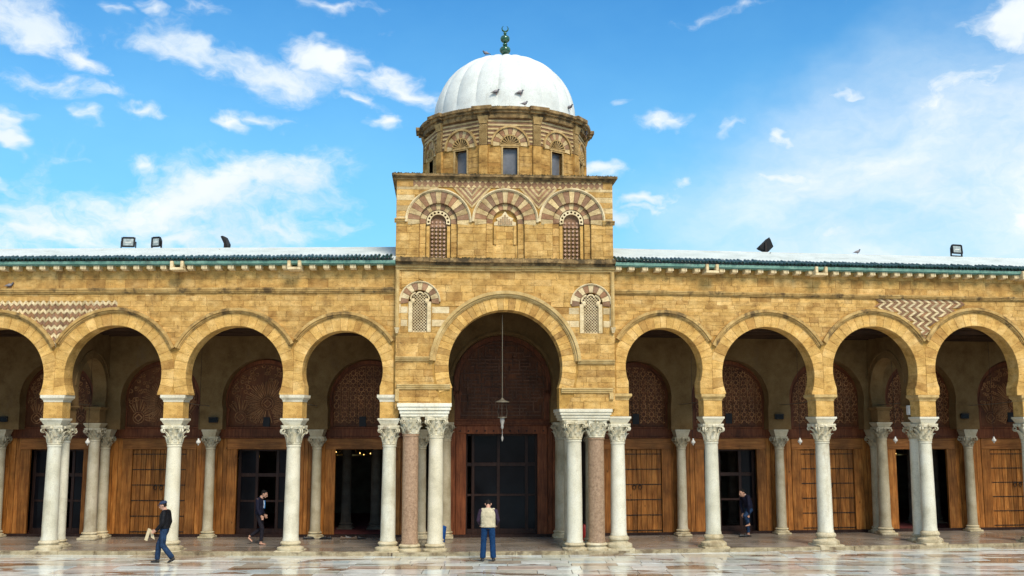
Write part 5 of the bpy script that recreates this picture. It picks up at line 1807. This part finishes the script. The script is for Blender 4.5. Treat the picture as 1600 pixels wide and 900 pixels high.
def person(loc, rz, label, J, top, legs, feet, extras):
    """J: joints in metres, x forward, y to the left, z up"""
    t_ = thing('person', label, 'person', loc, rz)
    lerp = lambda a, b_, k: tuple(a[i] + (b_[i] - a[i]) * k for i in range(3))
    B = MB()
    hd, nk, ch, wa, pe = J['head'], J['neck'], J['chest'], J['waist'], J['pelvis']
    up = (Vector(J['crown']) - Vector(hd)).normalized()
    fw_ = Vector((1, 0, 0)) - up * up.x
    fw_.normalize()
    lf = Vector((0, 1, 0))
    H = lambda f, l, u: tuple(Vector(hd) + fw_ * f + lf * l + up * u)
    # head: skull, jaw, nose, ears, brow
    limb(B, [H(-.005, 0, -.12), H(.005, 0, -.085), H(.002, 0, -.04), H(-.004, 0, .01), H(-.012, 0, .055), H(-.016, 0, .09), H(-.018, 0, .108)], [(.036, .045), (.055, .07), (.066, .085), (.073, .095), (.070, .092), (.050, .066), (.018, .022)])
    limb(B, [H(.095, 0, .02), H(.112, 0, -.015), H(.095, 0, -.035)], [(.010, .010), (.016, .016), (.016, .012)])
    limb(B, [H(.085, .03, .03), H(.092, 0, .034), H(.085, -.03, .03)], [.012, .013, .012], (0, 0, 1))
    limb(B, [H(.082, .018, -.066), H(.092, 0, -.068), H(.082, -.018, -.066)], [.010, .012, .010], (0, 0, 1))
    for k in (1, -1):
        limb(B, [H(-.012, k * .072, -.03), H(-.016, k * .086, .0), H(-.018, k * .084, .028)], [(.010, .014), (.012, .022), (.009, .014)])
    limb(B, [nk, lerp(nk, hd, .5), H(-.01, 0, -.05)], [(.062, .062), (.054, .056), (.05, .055)])
    limb(B, [pe, wa, ch, J['collar'], nk], [(.145, .10), (.13, .09), (.155, .10), (.13, .075), (.058, .058)])
    for k in ('l', 'r'):
        s_, e_, w_ = J['sh' + k], J['el' + k], J['wr' + k]
        limb(B, [lerp(J['collar'], s_, .4), s_, lerp(s_, e_, .5), e_, lerp(e_, w_, .35), w_], [.055, .055, .045, .037, .036, .026])
        # hand: palm, four fingers, thumb
        dr_ = (Vector(w_) - Vector(e_)).normalized()
        hdir = (dr_ + Vector(J.get('hd' + k, (0, 0, 0)))).normalized()
        sd = (fw_ - hdir * fw_.dot(hdir)).normalized()
        nm_ = hdir.cross(sd)
        wv = Vector(w_)
        limb(B, [w_, tuple(wv + hdir * .04), tuple(wv + hdir * .085)], [(.026, .018), (.040, .016), (.038, .015)], tuple(sd))
        curl = J.get('curl' + k, .5)
        inn = nm_ * (1 if k == 'r' else -1)
        for fi, (off, ln) in enumerate(((-.030, .055), (-.010, .068), (.010, .074), (.030, .066))):
            p0 = wv + hdir * .078 + sd * off
            p1 = p0 + (hdir + inn * curl * .5).normalized() * ln * .5
            p2 = p1 + (hdir * (1 - curl) + inn * curl * 1.2).normalized() * ln * .5
            limb(B, [tuple(p0), tuple(p1), tuple(p2)], [.0095, .009, .0075], tuple(sd), 8)
        p0 = wv + hdir * .025 + sd * .030
        p1 = p0 + (hdir + sd * .9).normalized() * .04
        p2 = p1 + (hdir + inn * curl * .6).normalized() * .034
        limb(B, [tuple(p0), tuple(p1), tuple(p2)], [.014, .011, .009], tuple(sd), 8)
        hp, kn, an, to = J['hip' + k], J['kn' + k], J['an' + k], J['to' + k]
        limb(B, [lerp(pe, hp, .6), hp, lerp(hp, kn, .5), kn, lerp(kn, an, .3), an], [.085, .085, .068, .05, .05, .034])
        if feet is None:
            a_, b_ = Vector(an), Vector(to)
            f = (b_ - a_); f.z *= 1
            hl = a_ - Vector((f.x, f.y, 0)).normalized() * .045 + Vector((0, 0, -.04))
            limb(B, [tuple(a_ + Vector((0, 0, .03))), tuple(a_ + Vector((0, 0, -.02)))], [.034, .036])
            limb(B, [tuple(hl), tuple(lerp(tuple(hl), to, .4)), tuple(lerp(tuple(hl), to, .8)), to], [(.030, .026), (.034, .030), (.042, .022), (.036, .012)])
    remesh(B, 'body', M['skin'], t_, .0085, 2)
    # trousers
    Tm = MB()
    limb(Tm, [lerp(wa, pe, .3), pe, lerp(pe, lerp(J['hipl'], J['hipr'], .5), 1.0)], [(.155, .115), (.168, .125), (.16, .12)])
    for k in ('l', 'r'):
        hp, kn, an = J['hip' + k], J['kn' + k], J['an' + k]
        w0, w1, w2 = legs[1]
        limb(Tm, [lerp(pe, hp, .5), hp, lerp(hp, kn, .5), kn, lerp(kn, an, .5), lerp(kn, an, legs[2])], [.095, w0, (w0 + w1) / 2, w1, (w1 + w2) / 2, w2])
    remesh(Tm, 'trousers', M[legs[0]], t_, .011, 4)
    # upper garment(s)
    for (nm, mt, torso, sl, el_) in top:
        G = MB()
        if torso:
            hem, kx, ky = torso
            limb(G, [lerp(pe, wa, hem), wa, lerp(wa, ch, .5), ch, lerp(ch, J['collar'], .65), J['collar'], lerp(J['collar'], nk, .75)],
                 [(.172 * kx, .13 * ky), (.165 * kx, .128 * ky), (.172 * kx, .132 * ky), (.182 * kx, .132 * ky), (.18 * kx, .115 * ky), (.125 * kx, .095 * ky), (.072, .072)])
            for k in ('l', 'r'): limb(G, [lerp(J['collar'], J['sh' + k], .3), J['sh' + k]], [(.075, .075), (.072, .07)])
        if sl:
            for k in ('l', 'r'):
                s_, e_, w_ = J['sh' + k], J['el' + k], J['wr' + k]
                limb(G, [lerp(J['collar'], s_, .7), s_, lerp(s_, e_, .5), e_, lerp(e_, w_, .5), lerp(e_, w_, sl)], [.06 * el_, .07 * el_, .062 * el_, .054 * el_, .05 * el_, .044 * el_])
        remesh(G, nm, M[mt], t_, .011, 4)
    if feet:
        for k in ('l', 'r'):
            an, to = Vector(J['an' + k]), Vector(J['to' + k])
            f = to - an
            hl = an - Vector((f.x, f.y, 0)).normalized() * .06 + Vector((0, 0, -.045 if abs(f.z) < .12 else -.01))
            S = MB()
            limb(S, [tuple(an + Vector((0, 0, .04))), tuple(an + Vector((0, 0, -.03)))], [.046, .048])
            limb(S, [tuple(hl), lerp(tuple(hl), tuple(to), .35), lerp(tuple(hl), tuple(to), .75), tuple(to)], [(.036, .036), (.042, .042), (.05, .032), (.036, .018)])
            remesh(S, 'shoe', M[feet], t_, .01, 2)
    # hair
    if extras.get('hair'):
        Hm = MB()
        limb(Hm, [H(-.055, 0, -.05), H(-.035, 0, -.01), H(-.026, 0, .04), H(-.022, 0, .085), H(-.020, 0, .112), H(-.02, 0, .122)], [(.055, .045), (.071, .070), (.079, .090), (.068, .086), (.042, .055), (.012, .015)])
        if extras.get('beard'):
            limb(Hm, [H(.02, .055, -.07), H(.07, .03, -.095), H(.082, 0, -.098), H(.07, -.03, -.095), H(.02, -.055, -.07)], [.018, .022, .024, .022, .018], (0, 0, 1))
        remesh(Hm, 'hair', M['hair'], t_, .009, 1)
    for k in (1, -1):
        MB().ball(H(.078, k * .030, .012), .011, n=8, m=6).build('eye', M['hair'], t_, 60)
    return t_, H, J

# joints of a person of about 1.68 m standing straight
def joints(**kw):
    J = dict(crown=(.03, 0, 1.66), head=(.03, 0, 1.55), neck=(-.01, 0, 1.425), collar=(-.02, 0, 1.37), chest=(-.01, 0, 1.24), waist=(0, 0, 1.04), pelvis=(0, 0, .92),
             shl=(-.02, .185, 1.355), shr=(-.02, -.185, 1.355), ell=(-.04, .245, 1.09), elr=(-.04, -.245, 1.09), wrl=(.05, .24, .87), wrr=(.05, -.24, .87),
             hipl=(0, .09, .87), hipr=(0, -.09, .87), knl=(.02, .10, .48), knr=(.02, -.10, .48), anl=(-.01, .11, .085), anr=(-.01, -.11, .085), tol=(.17, .13, .02), tor=(.17, -.13, .02))
    J.update(kw)
    return J
def ground_at(px, py, z=0.0):
    d = pxdir(px, py)
    t_ = (z - CAMZ) / d.z
    return Vector((d.x * t_, d.y * t_, z))
# 1: man with a beige vest, seen from behind, head bowed
J = joints(crown=(.17, 0, 1.615), head=(.105, 0, 1.525), neck=(.02, 0, 1.44), collar=(-.01, 0, 1.385), wrl=(.17, .20, .96), wrr=(.17, -.20, .96), ell=(-.02, .275, 1.10), elr=(-.02, -.275, 1.10), shl=(-.02, .20, 1.36), shr=(-.02, -.20, 1.36),
           hipl=(0, .10, .87), hipr=(0, -.10, .87), knl=(.02, .125, .48), knr=(.02, -.125, .48), anl=(-.01, .145, .085), anr=(-.01, -.145, .085), tol=(.17, .17, .02), tor=(.17, -.17, .02))
person(ground_at(762.5, 877), pi / 2, 'man in a beige vest and blue jeans standing before the doorway with his back turned', J,
       [('shirt', 'purple', (.2, 1.02, 1.0), .95, 1.0), ('vest', 'vest', (.0, 1.24, 1.18), 0, 0)], ('jeans', (.098, .080, .082), .98), 'shoe', dict(hair=True))
# 2: man with a cap walking to the left
J = joints(crown=(.10, 0, 1.625), head=(.07, 0, 1.53), neck=(.02, 0, 1.42), collar=(.0, 0, 1.365), chest=(.0, 0, 1.24),
           wrl=(.16, .22, .89), ell=(-.02, .25, 1.08), wrr=(.02, -.23, .84), elr=(-.06, -.25, 1.08), hdl=(.6, 0, 0), curll=.9,
           hipl=(0, .09, .87), hipr=(0, -.09, .87), knl=(.0, .09, .48), anl=(-.27, .09, .15), tol=(-.15, .10, .03), knr=(.17, -.09, .49), anr=(.20, -.09, .085), tor=(.37, -.10, .025))
t2, H, J = person(ground_at(255, 880), pi, 'man in a flat blue cap and black jacket walking left past a marble column', J,
       [('jacket', 'blackj', (.05, 1.12, 1.12), .97, 1.08)], ('jeans2', (.098, .078, .072), .98), 'shoe', dict(hair=True))
C = MB()
limb(C, [H(-.02, 0, .045), H(-.02, 0, .08), H(-.02, 0, .115), H(-.02, 0, .13)], [(.083, .102), (.09, .11), (.074, .09), (.03, .035)])
limb(C, [H(.06, 0, .058), H(.11, 0, .056), H(.145, 0, .045)], [(.07, .014), (.06, .010), (.04, .006)], (0, 1, 0))
remesh(C, 'cap', M['cap'], t2, .008, 2)
# 3: barefoot young man walking right, looking down
J = joints(crown=(.17, 0, 1.60), head=(.125, 0, 1.51), neck=(.05, 0, 1.42), collar=(.02, 0, 1.365), chest=(.01, 0, 1.24), wrl=(.10, .22, .88), wrr=(.10, -.21, .88), ell=(-.04, .24, 1.08), elr=(.0, -.235, 1.08),
           knl=(.06, .09, .48), anl=(-.30, .09, .24), tol=(-.22, .10, .08), hipl=(0, .09, .87), hipr=(0, -.09, .87), knr=(.12, -.09, .48), anr=(.09, -.09, .085), tor=(.25, -.11, .02))
p3 = ground_at(404, 851, PZ)
t3, H, J = person(p3, .0, 'barefoot young man in a navy track jacket walking right along the gallery', J,
       [('jacket', 'navy', (.0, 1.05, 1.05), .93, 1.0)], ('darkp', (.09, .066, .052), .92), None, dict(hair=True, beard=True))
S = MB(); limb(S, [(.135, -.06, 1.33), (.15, -.075, 1.22), (.145, -.08, 1.10)], [(.022, .012)] * 3); remesh(S, 'white_stripe', M['whitecloth'], t3, .007, 1)
S = MB(); limb(S, [(.155, -.02, 1.33), (.165, -.03, 1.22), (.16, -.035, 1.08)], [(.03, .012)] * 3); remesh(S, 'blue_stripe', M['bluestripe'], t3, .007, 1)
S = MB(); limb(S, [(.03, -.055, 1.425), (.08, -.0, 1.415), (.03, .055, 1.425)], [.016] * 3, (0, 0, 1)); remesh(S, 'collar_band', M['whitecloth'], t3, .007, 1)
# 4: man bending in a doorway, one bare foot lifted
J = joints(crown=(.26, 0, 1.50), head=(.22, 0, 1.40), neck=(.13, 0, 1.33), collar=(.10, 0, 1.285), chest=(.06, 0, 1.17), waist=(.0, 0, 1.0), shl=(.10, .185, 1.27), shr=(.10, -.185, 1.27),
           ell=(.12, .23, 1.02), elr=(.14, -.22, 1.02), wrl=(.10, .16, .74), wrr=(.12, -.14, .72), curll=.9, curlr=.9,
           hipl=(-.02, .09, .86), knl=(.24, .14, .66), anl=(.06, .10, .42), tol=(.17, .06, .34), hipr=(-.03, -.09, .86), knr=(-.01, -.09, .48), anr=(-.04, -.09, .085), tor=(.13, -.10, .02))
u4, _ = Rr.at(1170, 825, VB - .75)
t4, H, J = person(Rr.world(u4, VB - .75, PZ), pi + .35, 'man in a dark jacket bending in the doorway to put a shoe on', J,
       [('jacket', 'navy', (.0, 1.08, 1.08), .95, 1.0)], ('jeans2', (.095, .07, .055), .93), None, dict(hair=True))
S = MB(); limb(S, [tuple(Vector(J['neck']) + Vector((.0, -.06, .02))), tuple(Vector(J['neck']) + Vector((.07, .0, .0))), tuple(Vector(J['neck']) + Vector((.0, .06, .02)))], [.014] * 3, (0, 0, 1)); remesh(S, 'collar_band', M['whitecloth'], t4, .007, 1)

# folded card held by the walking man
q = ground_at(255, 880)
pc = Vector((q.x - .33, q.y - .20, .80))
cd = thing('folded_card', 'folded beige card held by the man in the blue cap', 'card', pc)
MB().add([(-.14, -.01, -.16), (-.06, -.01, -.19), (.03, -.01, .12), (-.05, -.01, .15), (-.14, .01, -.16), (-.06, .01, -.19), (.03, .01, .12), (-.05, .01, .15)], [(0, 1, 2, 3), (7, 6, 5, 4), (0, 4, 5, 1), (1, 5, 6, 2), (2, 6, 7, 3), (3, 7, 4, 0)]).build('front_leaf', M['card'], cd)
MB().add([(.03, .02, -.10), (.12, .05, -.16), (.06, .03, .08), (.0, .0, .12), (.03, .035, -.10), (.12, .065, -.16), (.06, .045, .08), (.0, .015, .12)], [(0, 1, 2, 3), (7, 6, 5, 4), (0, 4, 5, 1), (1, 5, 6, 2), (2, 6, 7, 3), (3, 7, 4, 0)]).build('back_leaf', M['card'], cd)

# ------------------------------------------------------------------ small things on the gallery floor
def shoe_mesh():
    S = MB()
    S.loft([(-.13, 0, .035, .030, .03), (-.08, 0, .045, .038, .04), (0, 0, .042, .040, .036), (.07, 0, .03, .048, .026), (.13, 0, .022, .036, .016)], (0, 1, 0), 12)
    S.loft([(-.135, 0, .008, .036, .008), (0, 0, .008, .044, .008), (.08, 0, .008, .05, .008), (.14, 0, .008, .036, .008)], (0, 1, 0), 12)
    S.loft([(-.085, 0, .07, .034, .045), (-.075, 0, .09, .030, .042)], (0, 1, 0), 12)
    return S.mesh('shoe', 50)
SM = shoe_mesh()
n_ = 0
M['shoeb'] = plain('brown_shoe', (.16, .10, .06), .5)
M['shoeg'] = plain('grey_shoe', (.25, .23, .21), .6)
for fr, px, v, rz, mt, lb_ in ((L, 480, VB - .62, .3, 'shoe', 'black shoe left of the wall column beside the open doorway'), (L, 486, VB - .55, .5, 'shoe', 'black shoe at the foot of the wall column'), (L, 505, VB - .6, 2.6, 'shoe', 'dark shoe left of the open doorway, by the jamb'), (L, 512, VB - .6, 2.9, 'shoe', 'dark shoe against the jamb of the open doorway'),
                          (L, 538, VB - .6, .2, 'shoeb', 'brown shoe first in the row before the open doorway'), (L, 545, VB - .5, .7, 'shoeg', 'grey shoe second in the row before the open doorway'), (L, 552, VB - .6, 2.8, 'shoeb', 'brown shoe third in the row before the open doorway'), (L, 565, VB - .55, .4, 'shoe', 'black shoe last in the row before the open doorway'),
                          (Rr, 1161, VB - .95, .2, 'shoe', 'black shoe on the floor below the bending man, nearer the column'), (Rr, 1168, VB - .9, .4, 'shoe', 'black shoe on the floor below the bending man, nearer the jamb'), (Rr, 1395, VB - .4, .5, 'shoe', 'dark shoe by the open doorway behind the paired columns')):
    u = fr.U(px, v, 840)
    o = link('shoe', SM if mt == 'shoe' else SM.copy(), None, None, fr.world(u, v, PZ + .003), (0, 0, rz))
    o.data.materials.clear() if mt != 'shoe' else None
    if not o.data.materials: o.data.materials.append(M[mt])
    o['label'] = lb_; o['category'] = 'shoe'; o['group'] = 'shoes left at the doors'
u = P.U(687.5, 1.9, 830)
bn = thing('bin', 'blue plastic bin behind the left pair of porch columns', 'bin', P.world(u, 1.9, PZ), P.a)
MB().lathe([(.13, .0), (.15, .02), (.19, .44), (.195, .50), (.175, .50), (.14, .05)], n=24).build('tub', M['blue'], bn, 40)
MB().lathe([(.20, .50), (.20, .53), (.12, .57), (.02, .58)], n=24).build('lid', M['blue'], bn, 40)
u = P.U(912.5, 2.3, 830)
fe = thing('fire_extinguisher', 'red fire extinguisher standing between the right porch columns', 'extinguisher', P.world(u, 2.3, PZ), P.a)
MB().lathe([(.07, .0), (.085, .02), (.085, .42), (.06, .50), (.03, .53), (.025, .56)], n=20).build('cylinder', M['red'], fe, 40)
MB().bbox(-.03, .03, -.10, .03, .56, .60, .006).build('valve', M['black'], fe)
MB().tube([(.03, 0, .57), (.10, 0, .53), (.115, 0, .35), (.105, -.02, .18)], .012, 6).build('hose', M['black'], fe, 50)
MB().tube([(-.02, -.08, .62), (.0, -.02, .64), (.02, .06, .615)], .010, 6).build('handle', M['black'], fe, 50)
